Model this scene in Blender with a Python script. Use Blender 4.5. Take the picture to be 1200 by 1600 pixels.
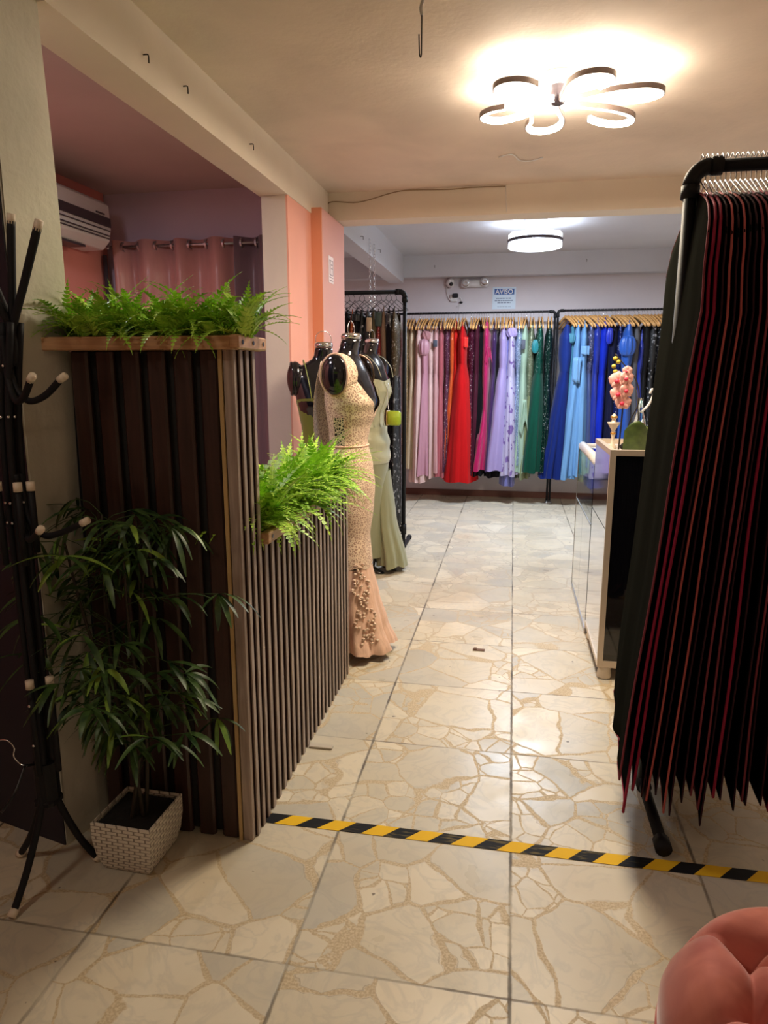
import bpy, math, random
from mathutils import Vector, Matrix
for o in list(bpy.data.objects): bpy.data.objects.remove(o)
S = bpy.context.scene; COL = S.collection
PI = math.pi; TAU = 2 * PI
random.seed(7)

# ------------------------------------------------------------------ camera
F = 1080.0; CAM_H = 1.38
TH = math.atan(215 / F); PH = math.atan(203 / math.hypot(F, 215))
cd = bpy.data.cameras.new('camera'); cam = bpy.data.objects.new('camera', cd); COL.objects.link(cam)
cd.sensor_fit = 'VERTICAL'; cd.sensor_height = 32.0; cd.lens = F / 1600 * 32.0
cd.clip_start = 0.02; cam.location = (0, 0, CAM_H)
cam.rotation_euler = (PI / 2 - TH, 0, PH)
S.camera = cam
S.view_settings.view_transform = 'Standard'; S.view_settings.look = 'None'
S.view_settings.gamma = 1; S.view_settings.use_curve_mapping = False
S.view_settings.exposure = 0.55

# ------------------------------------------------------------------ world and lights
W = bpy.data.worlds.new('world'); S.world = W; W.use_nodes = True
W.node_tree.nodes['Background'].inputs[0].default_value = (0.9, 0.88, 0.95, 1)
W.node_tree.nodes['Background'].inputs[1].default_value = 0.25

WARM = (1.0, 0.84, 0.62); COOL = (0.78, 0.88, 1.0)
FLOWER_STRIP = 30.0; FLOWER_LAMP = 26.0
RING_STRIP = 2.2; RING_LAMP = 50.0
REAR_LAMP = 4.0; FRONT_FILL = 3.0; STAFF_FILL = 13.0

def lamp(name, kind, loc, power, color, size, rot=(0, 0, 0), parent=None):
    l = bpy.data.lights.new(name, kind); l.energy = power; l.color = color
    if kind == 'AREA': l.shape = 'DISK'; l.size = size
    else: l.shadow_soft_size = size
    o = bpy.data.objects.new(name, l); COL.objects.link(o); o.location = loc; o.rotation_euler = rot
    if parent: o.parent = parent
    return o

# ------------------------------------------------------------------ material helpers
class NT:
    def __init__(s, name):
        s.m = bpy.data.materials.new(name); s.m.use_nodes = True
        s.t = s.m.node_tree; s.n = s.t.nodes; s.b = s.n['Principled BSDF']
    def new(s, typ, ins=None, **kw):
        nd = s.n.new(typ)
        for k, v in kw.items(): setattr(nd, k, v)
        for k, v in (ins or {}).items(): s.set(nd.inputs[k], v)
        return nd
    def set(s, sock, v):
        if isinstance(v, bpy.types.NodeSocket): s.t.links.new(v, sock)
        else: sock.default_value = v
    def math(s, op, a, b=None, c=None):
        nd = s.new('ShaderNodeMath', operation=op)
        for i, v in enumerate((a, b, c)):
            if v is not None: s.set(nd.inputs[i], v)
        return nd.outputs[0]
    def mix(s, f, a, b, blend='MIX'):
        nd = s.new('ShaderNodeMix', data_type='RGBA', blend_type=blend)
        s.set(nd.inputs[0], f); s.set(nd.inputs[6], a); s.set(nd.inputs[7], b)
        return nd.outputs[2]
    def obj(s): return s.new('ShaderNodeTexCoord').outputs['Object']
    def mapped(s, scale, loc=(0, 0, 0)):
        return s.new('ShaderNodeMapping', {'Vector': s.obj(), 'Scale': scale, 'Location': loc}).outputs[0]
    def noise(s, scale=5, detail=4, vec=None, dist=0.0):
        return s.new('ShaderNodeTexNoise', {'Vector': vec or s.obj(), 'Scale': scale, 'Detail': detail, 'Distortion': dist}).outputs[0]
    def ramp(s, f, lo, hi, a=0.0, b=1.0):
        nd = s.new('ShaderNodeMapRange', {'Value': f, 'From Min': lo, 'From Max': hi, 'To Min': a, 'To Max': b})
        return nd.outputs[0]
    def bump(s, h, strength=0.3, dist=0.01):
        s.set(s.b.inputs['Normal'], s.new('ShaderNodeBump', {'Height': h, 'Strength': strength, 'Distance': dist}).outputs[0])

def C4(c, k=1.0):
    return (min(1, c[0] * k), min(1, c[1] * k), min(1, c[2] * k), 1)
def lin(r, g, b):
    f = lambda v: (v / 255 / 12.92) if v / 255 <= 0.04045 else ((v / 255 + 0.055) / 1.055) ** 2.4
    return (f(r), f(g), f(b))

CACHE = {}
def plain(name, c, rough=0.5, metal=0.0, var=0.12, nscale=6, bump=0.0, bscale=60, coat=0.0, sheen=0.0, spec=0.5):
    if name in CACHE: return CACHE[name]
    k = NT(name)
    f = k.noise(nscale, 5)
    k.set(k.b.inputs['Base Color'], k.mix(f, C4(c, 1 - var), C4(c, 1 + var)))
    k.b.inputs['Roughness'].default_value = rough; k.b.inputs['Metallic'].default_value = metal
    k.b.inputs['Coat Weight'].default_value = coat; k.b.inputs['Sheen Weight'].default_value = sheen
    k.b.inputs['Specular IOR Level'].default_value = spec
    if bump: k.bump(k.noise(bscale, 4), bump, 0.004)
    CACHE[name] = k.m; return k.m

def emis(name, c, s):
    k = NT(name); k.b.inputs['Base Color'].default_value = C4(c)
    k.b.inputs['Emission Color'].default_value = C4(c); k.b.inputs['Emission Strength'].default_value = s
    return k.m

def wood(name, c1, c2, axis='z', rough=0.45, scale=18, coat=0.0):
    k = NT(name)
    sc = {'z': (scale, scale, 1.2), 'x': (1.2, scale, scale), 'y': (scale, 1.2, scale)}[axis]
    v = k.mapped(sc)
    f = k.noise(2.2, 6, v, 0.8); g = k.noise(9, 3, v)
    c = k.mix(k.ramp(f, 0.3, 0.7), C4(c1), C4(c2))
    k.set(k.b.inputs['Base Color'], k.mix(k.ramp(g, 0.4, 0.75, 0, 0.35), c, C4(c1, 0.5)))
    k.b.inputs['Roughness'].default_value = rough; k.b.inputs['Coat Weight'].default_value = coat
    k.bump(g, 0.15, 0.002)
    return k.m

def fabric(name, c, kind='chiffon'):
    key = 'fabric ' + name
    if key in CACHE: return CACHE[key]
    k = NT(name)
    v = k.mapped((30, 30, 1.5))
    f = k.noise(1.5, 4, v)
    if kind == 'satin':
        k.set(k.b.inputs['Base Color'], k.mix(f, C4(c, 0.9), C4(c, 1.08)))
        k.b.inputs['Roughness'].default_value = 0.34; k.b.inputs['Sheen Weight'].default_value = 0.2
        k.bump(f, 0.25, 0.006)
    elif kind == 'sequin':
        vo = k.new('ShaderNodeTexVoronoi', {'Vector': k.obj(), 'Scale': 130}, feature='F1')
        r = k.new('ShaderNodeSeparateColor', {'Color': vo.outputs['Color']}).outputs[0]
        base = k.mix(r, C4(c, 0.55), C4(c, 1.3))
        k.set(k.b.inputs['Base Color'], k.mix(k.ramp(r, 0.93, 0.95), base, C4((c[0] + .35, c[1] + .35, c[2] + .35))))
        k.b.inputs['Roughness'].default_value = 0.3; k.b.inputs['Metallic'].default_value = 0.45
        k.bump(r, 0.8, 0.004)
    elif kind == 'tulle':
        k.set(k.b.inputs['Base Color'], k.mix(f, C4(c, 0.8), C4(c, 1.15)))
        k.b.inputs['Specular IOR Level'].default_value = 0.1; k.b.inputs['Roughness'].default_value = 0.85; k.b.inputs['Sheen Weight'].default_value = 0.06
        k.bump(f, 0.5, 0.01)
    elif kind == 'floral':
        n2 = k.noise(17, 3)
        fl = k.ramp(n2, 0.57, 0.61)
        k.set(k.b.inputs['Base Color'], k.mix(fl, C4(c), C4(lin(110, 85, 150))))
        k.b.inputs['Roughness'].default_value = 0.6; k.bump(f, 0.3, 0.006)
    elif kind == 'lace':
        w = k.noise(22, 2)
        vv = k.new('ShaderNodeMix', data_type='VECTOR', ins={0: 0.03, 4: k.obj(), 5: k.new('ShaderNodeTexNoise', {'Vector': k.obj(), 'Scale': 20}).outputs[1]}).outputs[1]
        vo = k.new('ShaderNodeTexVoronoi', {'Vector': vv, 'Scale': 88}, feature='DISTANCE_TO_EDGE').outputs[0]
        line = k.ramp(vo, 0.10, 0.16, 1, 0)
        k.set(k.b.inputs['Base Color'], k.mix(line, C4(c, 0.72), C4(lin(240, 216, 190))))
        k.b.inputs['Roughness'].default_value = 0.6; k.bump(line, 0.7, 0.004)
    elif kind == 'embroidered':
        n2 = k.noise(34, 4)
        k.set(k.b.inputs['Base Color'], k.mix(k.ramp(n2, 0.60, 0.64), C4(c), C4(lin(150, 150, 155))))
        k.b.inputs['Roughness'].default_value = 0.6
    elif kind == 'matte':
        k.set(k.b.inputs['Base Color'], k.mix(f, C4(c, 0.7), C4(c, 1.3)))
        k.b.inputs['Roughness'].default_value = 0.9; k.b.inputs['Specular IOR Level'].default_value = 0.0
    elif kind == 'velvet':
        k.set(k.b.inputs['Base Color'], k.mix(f, C4(c, 0.8), C4(c, 1.2)))
        k.b.inputs['Roughness'].default_value = 0.8; k.b.inputs['Sheen Weight'].default_value = 0.5
        k.b.inputs['Sheen Roughness'].default_value = 0.4
    else:
        k.set(k.b.inputs['Base Color'], k.mix(f, C4(c, 0.86), C4(c, 1.1)))
        k.b.inputs['Specular IOR Level'].default_value = 0.15; k.b.inputs['Roughness'].default_value = 0.6; k.b.inputs['Sheen Weight'].default_value = 0.05
        k.bump(f, 0.35, 0.008)
    CACHE[key] = k.m; return k.m

def leafmat(name, a, b, rough=0.45):
    k = NT(name)
    f = k.noise(30, 3)
    k.set(k.b.inputs['Base Color'], k.mix(k.ramp(f, .35, .65), C4(a), C4(b)))
    k.b.inputs['Roughness'].default_value = rough
    return k.m

# plaster
def plaster(name, c, var=0.07, bump=0.25, scale=2.5):
    k = NT(name)
    f = k.noise(scale, 8, dist=0.4); g = k.noise(45, 5)
    k.set(k.b.inputs['Base Color'], k.mix(k.ramp(f, .3, .7), C4(c, 1 - var), C4(c, 1 + var)))
    k.b.inputs['Roughness'].default_value = 0.75
    k.bump(k.math('ADD', k.math('MULTIPLY', g, 0.3), f), bump, 0.01)
    return k.m

M = dict(
    ceiling=plaster('cream ceiling plaster', lin(224, 206, 190), 0.09, 0.35),
    beam=plaster('cream beam paint', lin(230, 217, 200), 0.04),
    white=plaster('white wall paint', lin(214, 206, 210), 0.03, 0.12),
    ceil_back=plaster('white ceiling paint', lin(205, 205, 212), 0.03, 0.12),
    column=plaster('off white column paint', lin(214, 200, 188), 0.04),
    pillar=plaster('old whitewashed pillar', lin(205, 200, 185), 0.13, 0.6),
    salmon=plaster('salmon wall paint', lin(236, 168, 148), 0.03, 0.12),
    orange=plaster('orange wall paint', lin(226, 150, 118), 0.03, 0.12),
    blush=plaster('blush wall paint', lin(228, 170, 160), 0.03, 0.12),
    mauve=plaster('mauve wall paint', lin(204, 184, 198), 0.04, 0.15),
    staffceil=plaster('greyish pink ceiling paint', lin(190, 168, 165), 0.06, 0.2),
    red=plaster('rose wall paint', lin(218, 142, 132), 0.04, 0.15),
    darkdoor=plain('dark navy door lacquer', lin(32, 27, 42), 0.55),
    black=plain('black paint', (0.008, 0.008, 0.012), 0.3, var=0.3),
    pipe=plain('black iron pipe', (0.010, 0.010, 0.013), 0.62, 0.0, var=0.4, bump=0.1, spec=0.25),
    chrome=plain('chrome', (0.75, 0.75, 0.78), 0.15, 1.0, var=0.03),
    gloss=plain('glossy black fibreglass', (0.006, 0.006, 0.009), 0.12, var=0.3, coat=0.6),
    cap=plain('white plastic cap', lin(225, 210, 190), 0.5),
    whiteplastic=plain('white plastic', lin(225, 222, 222), 0.4, var=0.03),
    greyplastic=plain('dark grey plastic', lin(70, 60, 66), 0.35),
    beige=plain('champagne metal edging', lin(205, 190, 172), 0.35, 0.3, var=0.05),
    steel=plain('brushed steel', (0.5, 0.5, 0.52), 0.3, 1.0, var=0.06),
    slat=wood('walnut batten wood', lin(140, 122, 112), lin(180, 162, 150)),
    slatdark=wood('dark batten wood', lin(40, 24, 20), lin(66, 40, 34)),  # darker wood for batten flanks and the front slats
    shadowboard=plain('black backing board', (0.006, 0.005, 0.006), 0.7),
    rim=wood('light pine wood', lin(178, 128, 92), lin(206, 160, 118), 'x'),
    rimy=wood('light pine wood lengthwise', lin(190, 145, 105), lin(218, 175, 132), 'y'),
    litedge=plain('lit edge wood', lin(190, 160, 110), 0.35),
    hanger=wood('light hanger wood', lin(196, 140, 78), lin(232, 182, 118), 'y', 0.4),
    soil=plain('dark soil', (0.012, 0.010, 0.009), 0.95, var=0.5, nscale=60, bump=0.8),
    stem=plain('dark brown stem', lin(45, 38, 26), 0.7),
    fern=leafmat('bright green fern leaf', lin(124, 182, 44), lin(200, 238, 92)),
    bamboo=leafmat('dark green bamboo leaf', lin(30, 58, 26), lin(74, 104, 48)),
    bamboolight=leafmat('lighter green bamboo leaf', lin(96, 134, 48), lin(140, 172, 70)),
    orchidleaf=leafmat('orchid leaf green', lin(46, 66, 22), lin(66, 86, 34)),
    spike=leafmat('lime leaf', lin(130, 165, 50), lin(180, 205, 90)),
    petal=plain('coral pink petal', lin(246, 184, 176), 0.5, var=0.12, nscale=40),
    petalheart=plain('deep rose petal heart', lin(220, 50, 80), 0.5),
    velvet=None,
)
def mirror():
    k = NT('mirror glass'); f = k.noise(3, 4)
    k.set(k.b.inputs['Base Color'], k.mix(f, C4((.72, .72, .74)), C4((.82, .82, .84))))
    k.b.inputs['Metallic'].default_value = 1; k.b.inputs['Roughness'].default_value = 0.08
    return k.m
M['mirror'] = mirror()
M['blackglass'] = plain('black glass', (0.004, 0.004, 0.006), 0.06, var=0.2, coat=0.5)
def glass():
    k = NT('clear glass pane'); k.b.inputs['Base Color'].default_value = (0.9, 0.98, 0.96, 1)
    k.b.inputs['Transmission Weight'].default_value = 1; k.b.inputs['Roughness'].default_value = 0.02; k.b.inputs['IOR'].default_value = 1.3
    return k.m
M['glass'] = glass()
def velvet():
    k = NT('salmon pink velvet')
    f = k.noise(9, 6, dist=1.0); g = k.noise(60, 3)
    k.set(k.b.inputs['Base Color'], k.mix(k.ramp(f, .35, .68), C4(lin(174, 92, 84)), C4(lin(204, 122, 108))))
    k.b.inputs['Roughness'].default_value = 0.75; k.b.inputs['Sheen Weight'].default_value = 0.6; k.b.inputs['Sheen Roughness'].default_value = 0.35
    k.bump(g, 0.15, 0.001)
    return k.m
M['velvet'] = velvet()

def floor_mat():
    k = NT('broken marble terrazzo tiles')
    P = k.obj()
    sx = k.new('ShaderNodeSeparateXYZ', {0: P})
    T = 0.522
    u = k.math('DIVIDE', k.math('SUBTRACT', sx.outputs[0], 0.040), T)
    v = k.math('DIVIDE', k.math('SUBTRACT', sx.outputs[1], 2.385), T)
    iu, iv = k.math('FLOOR', u), k.math('FLOOR', v)
    fu, fv = k.math('FRACT', u), k.math('FRACT', v)
    eu = k.math('MINIMUM', fu, k.math('SUBTRACT', 1, fu)); ev = k.math('MINIMUM', fv, k.math('SUBTRACT', 1, fv))
    wob = k.noise(30, 4)
    seamu = k.ramp(k.math('SUBTRACT', eu, k.math('MULTIPLY', k.math('SUBTRACT', wob, .5), .012)), 0.004, 0.012, 1, 0)
    seamv = k.ramp(k.math('SUBTRACT', ev, k.math('MULTIPLY', k.math('SUBTRACT', wob, .5), .012)), 0.003, 0.009, 1, 0)
    cid = k.new('ShaderNodeCombineXYZ', {0: k.math('MULTIPLY', iu, 3.71), 1: k.math('MULTIPLY', iv, 5.37)}).outputs[0]
    vec = k.new('ShaderNodeVectorMath', {0: P, 1: cid}, operation='ADD').outputs[0]
    nv = k.new('ShaderNodeTexNoise', {'Vector': vec, 'Scale': 7.0, 'Detail': 5.0}).outputs[1]
    nvs = k.new('ShaderNodeVectorMath', {0: nv, 1: (0.05, 0.05, 0.05)}, operation='MULTIPLY').outputs[0]
    vec2 = k.new('ShaderNodeVectorMath', {0: vec, 1: nvs}, operation='ADD').outputs[0]
    # size varies: a big set and a small set of fragments
    d1 = k.new('ShaderNodeTexVoronoi', {'Vector': vec2, 'Scale': 4.3, 'Randomness': 1.0}, feature='DISTANCE_TO_EDGE').outputs[0]
    c1 = k.new('ShaderNodeTexVoronoi', {'Vector': vec2, 'Scale': 4.3, 'Randomness': 1.0}, feature='F1').outputs['Color']
    d2 = k.new('ShaderNodeTexVoronoi', {'Vector': vec2, 'Scale': 10.5, 'Randomness': 1.0}, feature='DISTANCE_TO_EDGE').outputs[0]
    c2 = k.new('ShaderNodeTexVoronoi', {'Vector': vec2, 'Scale': 10.5, 'Randomness': 1.0}, feature='F1').outputs['Color']
    s1 = k.new('ShaderNodeSeparateColor', {0: c1}); s2 = k.new('ShaderNodeSeparateColor', {0: c2})
    small = k.math('GREATER_THAN', s1.outputs[2], 0.66)       # a third of the big cells is broken up again
    w1 = k.ramp(k.noise(9, 3, vec), .3, .7, 0.006, 0.042)
    g1 = k.math('LESS_THAN', d1, w1)
    g2 = k.math('MULTIPLY', small, k.math('LESS_THAN', d2, k.math('MULTIPLY', w1, 1.6)))
    gap = k.math('MAXIMUM', k.ramp(k.math('DIVIDE', d1, w1), 0.7, 1.0, 1, 0), k.math('MULTIPLY', small, k.ramp(k.math('DIVIDE', d2, w1), 1.1, 1.7, 1, 0)))
    edge = k.math('MULTIPLY', k.ramp(k.math('ABSOLUTE', k.math('SUBTRACT', k.math('DIVIDE', d1, w1), 1.0)), 0.0, 0.12, 1, 0), k.ramp(k.noise(4, 2, vec), .45, .6))
    hue = k.mix(small, s1.outputs[0], s2.outputs[0])
    hv = k.new('ShaderNodeSeparateColor', {0: hue}).outputs[0]
    marble = k.mix(hv, C4(lin(196, 189, 172)), C4(lin(224, 214, 193)))
    grey = k.math('GREATER_THAN', s1.outputs[1], 0.82)
    marble = k.mix(k.math('MULTIPLY', grey, .65), marble, C4(lin(176, 174, 166)))
    vein = k.ramp(k.noise(6, 8, vec, 2.2), .44, .5); vein2 = k.ramp(k.noise(6, 8, vec, 2.2), .5, .56, 1, 0)
    marble = k.mix(k.math('MULTIPLY', k.math('MULTIPLY', vein, vein2), .25), marble, C4(lin(150, 152, 152)))
    cloud = k.noise(3, 6, vec)
    marble = k.mix(k.ramp(cloud, .35, .7, 0, .45), marble, C4(lin(206, 192, 162)))
    grit = k.noise(160, 2)
    grout = k.mix(k.ramp(grit, .4, .65), C4(lin(182, 162, 130)), C4(lin(208, 191, 158)))
    far = k.ramp(sx.outputs[1], 3.0, 5.2)               # grout turns greyer towards the far end
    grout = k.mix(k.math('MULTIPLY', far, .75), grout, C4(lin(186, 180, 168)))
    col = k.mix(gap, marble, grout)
    col = k.mix(k.math('MULTIPLY', edge, k.ramp(sx.outputs[1], 1.5, 4.5, .6, .15)), col, C4(lin(130, 108, 80)))
    dirt = k.ramp(k.noise(1.6, 6), .5, .75, 0, .35)
    col = k.mix(dirt, col, C4(lin(170, 148, 115)))
    brk = k.ramp(k.noise(3.5, 4), .35, .6, .25, 1)
    col = k.mix(k.math('MULTIPLY', k.math('MULTIPLY', seamu, brk), .9), col, C4(lin(60, 46, 32)))
    col = k.mix(k.math('MULTIPLY', k.math('MULTIPLY', seamv, brk), .75), col, C4(lin(78, 62, 46)))
    spots = k.ramp(k.noise(26, 2), .74, .77, 0, .8)
    col = k.mix(spots, col, C4(lin(70, 55, 40)))
    k.set(k.b.inputs['Base Color'], col)
    seam = k.math('MAXIMUM', seamu, seamv)
    k.set(k.b.inputs['Roughness'], k.math('MAXIMUM', k.ramp(k.noise(5, 5), .3, .7, .27, .48), k.math('MULTIPLY', k.math('MAXIMUM', gap, seam), .6)))
    k.bump(k.math('SUBTRACT', 1, k.math('MAXIMUM', k.math('MULTIPLY', gap, .35), seam)), .18, .003)
    return k.m

# ------------------------------------------------------------------ mesh builder
class MB:
    def __init__(s): s.v = []; s.f = []; s.mi = []; s.cur = 0
    def add(s, vs, fs):
        o = len(s.v); s.v += [tuple(x) for x in vs]
        s.f += [tuple(i + o for i in f) for f in fs]; s.mi += [s.cur] * len(fs); return s
    def mat(s, i): s.cur = i; return s
    def box(s, x0, x1, y0, y1, z0, z1, bev=0.0):
        if bev <= 0:
            vs = [(x, y, z) for z in (z0, z1) for y in (y0, y1) for x in (x0, x1)]
            return s.add(vs, [(0, 2, 3, 1), (4, 5, 7, 6), (0, 1, 5, 4), (2, 6, 7, 3), (0, 4, 6, 2), (1, 3, 7, 5)])
        rings = []
        for z, b in ((z0, bev), (z0 + bev, 0), (z1 - bev, 0), (z1, bev)):
            rings.append([(x0 + b + bev, y0 + b, z), (x1 - b - bev, y0 + b, z), (x1 - b, y0 + b + bev, z), (x1 - b, y1 - b - bev, z),
                          (x1 - b - bev, y1 - b, z), (x0 + b + bev, y1 - b, z), (x0 + b, y1 - b - bev, z), (x0 + b, y0 + b + bev, z)])
        return s.loft(rings)
    def loft(s, rings, cap=True, close=True):
        n = len(rings[0]); vs = [p for r in rings for p in r]; fs = []
        for i in range(len(rings) - 1):
            for j in range(n if close else n - 1):
                a = i * n + j; b = i * n + (j + 1) % n
                fs.append((a, b, b + n, a + n))
        if cap and close:
            fs.append(tuple(range(n))[::-1]); fs.append(tuple(range((len(rings) - 1) * n, len(rings) * n)))
        return s.add(vs, fs)
    def tube(s, pts, r, n=8, cap=True, closed=False):
        pts = [Vector(p) for p in pts]; m = len(pts); rings = []
        rr = r if isinstance(r, (list, tuple)) else [r] * m
        up = None
        for i in range(m):
            a = pts[i - 1] if (i > 0 or closed) else pts[i]
            b = pts[(i + 1) % m] if (i < m - 1 or closed) else pts[i]
            t = (b - a).normalized() if (b - a).length > 1e-9 else Vector((0, 0, 1))
            if up is None:
                up = Vector((0, 0, 1)) if abs(t.z) < 0.9 else Vector((1, 0, 0))
            x = t.cross(up)
            if x.length < 1e-6: x = t.cross(Vector((0, 1, 0)))
            x.normalize(); y = x.cross(t).normalized(); up = y
            rings.append([pts[i] + (x * math.cos(TAU * j / n) + y * math.sin(TAU * j / n)) * rr[i] for j in range(n)])
        if closed: rings.append(rings[0])
        return s.loft(rings, cap and not closed)
    def lathe(s, prof, n=24, c=(0, 0, 0), cap=True):
        return s.loft([[(c[0] + r * math.cos(TAU * j / n), c[1] + r * math.sin(TAU * j / n), c[2] + z) for j in range(n)] for r, z in prof], cap)
    def ell(s, c, r, n=16, m=10):
        return s.loft([[(c[0] + r[0] * math.sin(PI * max(.02, min(.98, i / m))) * math.cos(TAU * j / n),
                         c[1] + r[1] * math.sin(PI * max(.02, min(.98, i / m))) * math.sin(TAU * j / n),
                         c[2] - r[2] * math.cos(PI * i / m)) for j in range(n)] for i in range(m + 1)])
    def grid(s, fn, nu, nv):
        vs = [fn(i / nu, j / nv) for j in range(nv + 1) for i in range(nu + 1)]
        fs = [(j * (nu + 1) + i, j * (nu + 1) + i + 1, (j + 1) * (nu + 1) + i + 1, (j + 1) * (nu + 1) + i) for j in range(nv) for i in range(nu)]
        return s.add(vs, fs)
    def build(s, name, mats, parent=None, smooth=False, solid=0.0, bevel=0.0, loc=None):
        me = bpy.data.meshes.new(name); me.from_pydata(s.v, [], s.f)
        if not isinstance(mats, (list, tuple)): mats = [mats]
        for m in mats: me.materials.append(m)
        me.polygons.foreach_set('material_index', s.mi)
        if smooth: me.polygons.foreach_set('use_smooth', [True] * len(me.polygons))
        me.update()
        o = bpy.data.objects.new(name, me); COL.objects.link(o)
        if parent: o.parent = parent
        if loc: o.location = loc
        if solid:
            md = o.modifiers.new('thickness', 'SOLIDIFY'); md.thickness = solid; md.offset = 0
        if bevel:
            md = o.modifiers.new('bevel', 'BEVEL'); md.width = bevel; md.segments = 2
        return o

def tag(o, label, cat, group=None, kind=None):
    o['label'] = label; o['category'] = cat
    if group: o['group'] = group
    if kind: o['kind'] = kind
    return o
def thing(name, label, cat, loc=(0, 0, 0), rz=0, group=None):
    o = bpy.data.objects.new(name, None); COL.objects.link(o); o.empty_display_size = 0.05
    o.location = loc; o.rotation_euler = (0, 0, rz); return tag(o, label, cat, group)
def struct(name, mb, m, parent=None, label=None):
    o = mb.build(name, m, parent)
    if not parent:
        o['kind'] = 'structure'
        if label: o['label'] = label
    return o
def copy_tree(o, parent=None):
    c = o.copy(); COL.objects.link(c)
    if parent: c.parent = parent
    for ch in list(o.children): copy_tree(ch, c)
    return c
def smoothpath(pts, n=8):
    pts = [Vector(p) for p in pts]; out = []
    for i in range(len(pts) - 1):
        p0 = pts[max(0, i - 1)]; p1 = pts[i]; p2 = pts[i + 1]; p3 = pts[min(len(pts) - 1, i + 2)]
        for k in range(n):
            t = k / n
            out.append(0.5 * ((2 * p1) + (p2 - p0) * t + (2 * p0 - 5 * p1 + 4 * p2 - p3) * t * t + (3 * p1 - p0 - 3 * p2 + p3) * t ** 3))
    out.append(pts[-1]); return out
def interp(tab, z):
    if z >= tab[0][0] if tab[0][0] > tab[-1][0] else z <= tab[0][0]: return tab[0][1:]
    for a, b in zip(tab, tab[1:]):
        lo, hi = min(a[0], b[0]), max(a[0], b[0])
        if lo <= z <= hi:
            t = (z - a[0]) / (b[0] - a[0]) if b[0] != a[0] else 0
            t = t * t * (3 - 2 * t) * .5 + t * .5
            return tuple(p + (q - p) * t for p, q in zip(a[1:], b[1:]))
    return tab[-1][1:]

# ------------------------------------------------------------------ room shell
CZ = 2.52; CZB = 2.64; XL = -2.62; XR = 1.95; YB = -2.4; YF = 7.95
struct('floor', MB().box(XL - .1, XR + .1, YB, YF + .1, -0.06, 0), floor_mat())
struct('ceiling', MB().box(XL, XR + .1, YB, 4.6, CZ, CZ + .1), M['ceiling'])
struct('ceiling_back', MB().box(XL - .1, XR + .1, 4.78, YF + .1, CZB, CZB + .1), M['ceil_back'])
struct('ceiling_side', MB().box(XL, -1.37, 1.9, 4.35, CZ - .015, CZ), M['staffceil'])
struct('wall_back', MB().box(XL - .1, XR + .1, YF, YF + .1, 0, CZB), M['white'])
struct('wall_left', MB().box(XL - .1, XL, YB, YF, 0, CZB).box(XL, XL + .012, 1.95, 4.3, 0, CZ), [M['red']])
struct('wall_right', MB().box(XR, XR + .1, YB, YF, 0, CZB), M['beam'])
struct('wall_front', MB().box(XL, XR, YB - .1, YB, 0, CZ), M['beam'])
struct('wall_partition', MB().box(XL, -1.34, 4.32, 4.45, 0, CZ), M['mauve'])
w = MB().box(-1.36, -1.225, 3.76, 4.75, 0, 2.345)
struct('wall_column', w, M['column'])
w = MB(); w.box(-1.225, -1.215, 3.761, 4.20, 0, 2.345); w.mat(1).box(-1.225, -1.15, 4.20, 4.215, 0, 2.345); w.mat(2).box(-1.225, -1.15, 4.215, 4.76, 0, 2.345)
struct('wall_pilaster', w, [M['salmon'], M['orange'], M['blush']])
# near pillar: its lit side turns towards the flower lamp; slightly uneven plaster
w = MB()
w.grid(lambda a, b: (-1.262 + .030 * a + .005 * math.sin(9 * b + 2 * a), 1.63 + .17 * a + .004 * math.sin(11 * b), 2.52 * b), 8, 40)
w.loft([[(-1.264, 1.632, z), (-1.240, 1.80, z), (-1.40, 1.83, z), (-1.40, 1.66, z)] for z in (0, 2.52)])
o = struct('wall_pillar', w, M['pillar'])
w = MB().loft([[(-1.268, 1.628, z), (-1.268, 1.66, z), (-2.62, 2.02, z), (-2.62, 1.95, z)] for z in (0, 2.52)])
w.loft([[(-1.33, 1.636, z), (-1.33, 1.65, z), (-2.2, 1.88, z), (-2.2, 1.862, z)] for z in (.2, 2.1)])
struct('door_1', w, M['darkdoor'])
# beams
struct('trim_1', MB().box(-1.375, -1.211, 1.795, 4.6, 2.315, CZ), M['beam'])
struct('trim_2', MB().box(-1.22, XR, 4.6, 4.78, 2.35, CZB), M['beam'])
struct('trim_3', MB().box(-1.38, -1.22, 4.78, 7.80, 2.36, CZB), M['ceil_back'])
struct('trim_4', MB().box(XL, XR, 7.80, YF, 2.415, CZB), M['ceil_back'])
struct('trim_5', MB().box(XL, -1.22, 4.45, 4.6, 2.36, CZB), M['ceil_back'])
struct('baseboard_back', MB().box(XL, XR, 7.935, YF, 0, .07), plain('brown skirting', lin(120, 80, 70), .6))

# ------------------------------------------------------------------ hazard tape
def tapemat():
    k = NT('yellow and black hazard stripes'); sx = k.new('ShaderNodeSeparateXYZ', {0: k.obj()})
    t = k.math('FRACT', k.math('DIVIDE', k.math('SUBTRACT', sx.outputs[0], k.math('MULTIPLY', sx.outputs[1], 0.95)), 0.1375))
    yel = k.math('GREATER_THAN', t, 0.5)
    wear = k.ramp(k.noise(14, 5, k.mapped((1, 7, 1))), .53, .62, 0, .65)
    worn = k.math('MULTIPLY', wear, k.ramp(sx.outputs[0], .15, .45, 0, 1))
    worn = k.math('MULTIPLY', worn, k.ramp(sx.outputs[0], 1.0, 1.2, 1, 0))
    blk = k.mix(worn, C4((.012, .012, .014)), C4(lin(120, 105, 60)))
    k.set(k.b.inputs['Base Color'], k.mix(yel, blk, C4(lin(232, 186, 40))))
    k.b.inputs['Roughness'].default_value = 0.6; k.b.inputs['Specular IOR Level'].default_value = 0.12
    return k.m
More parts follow.
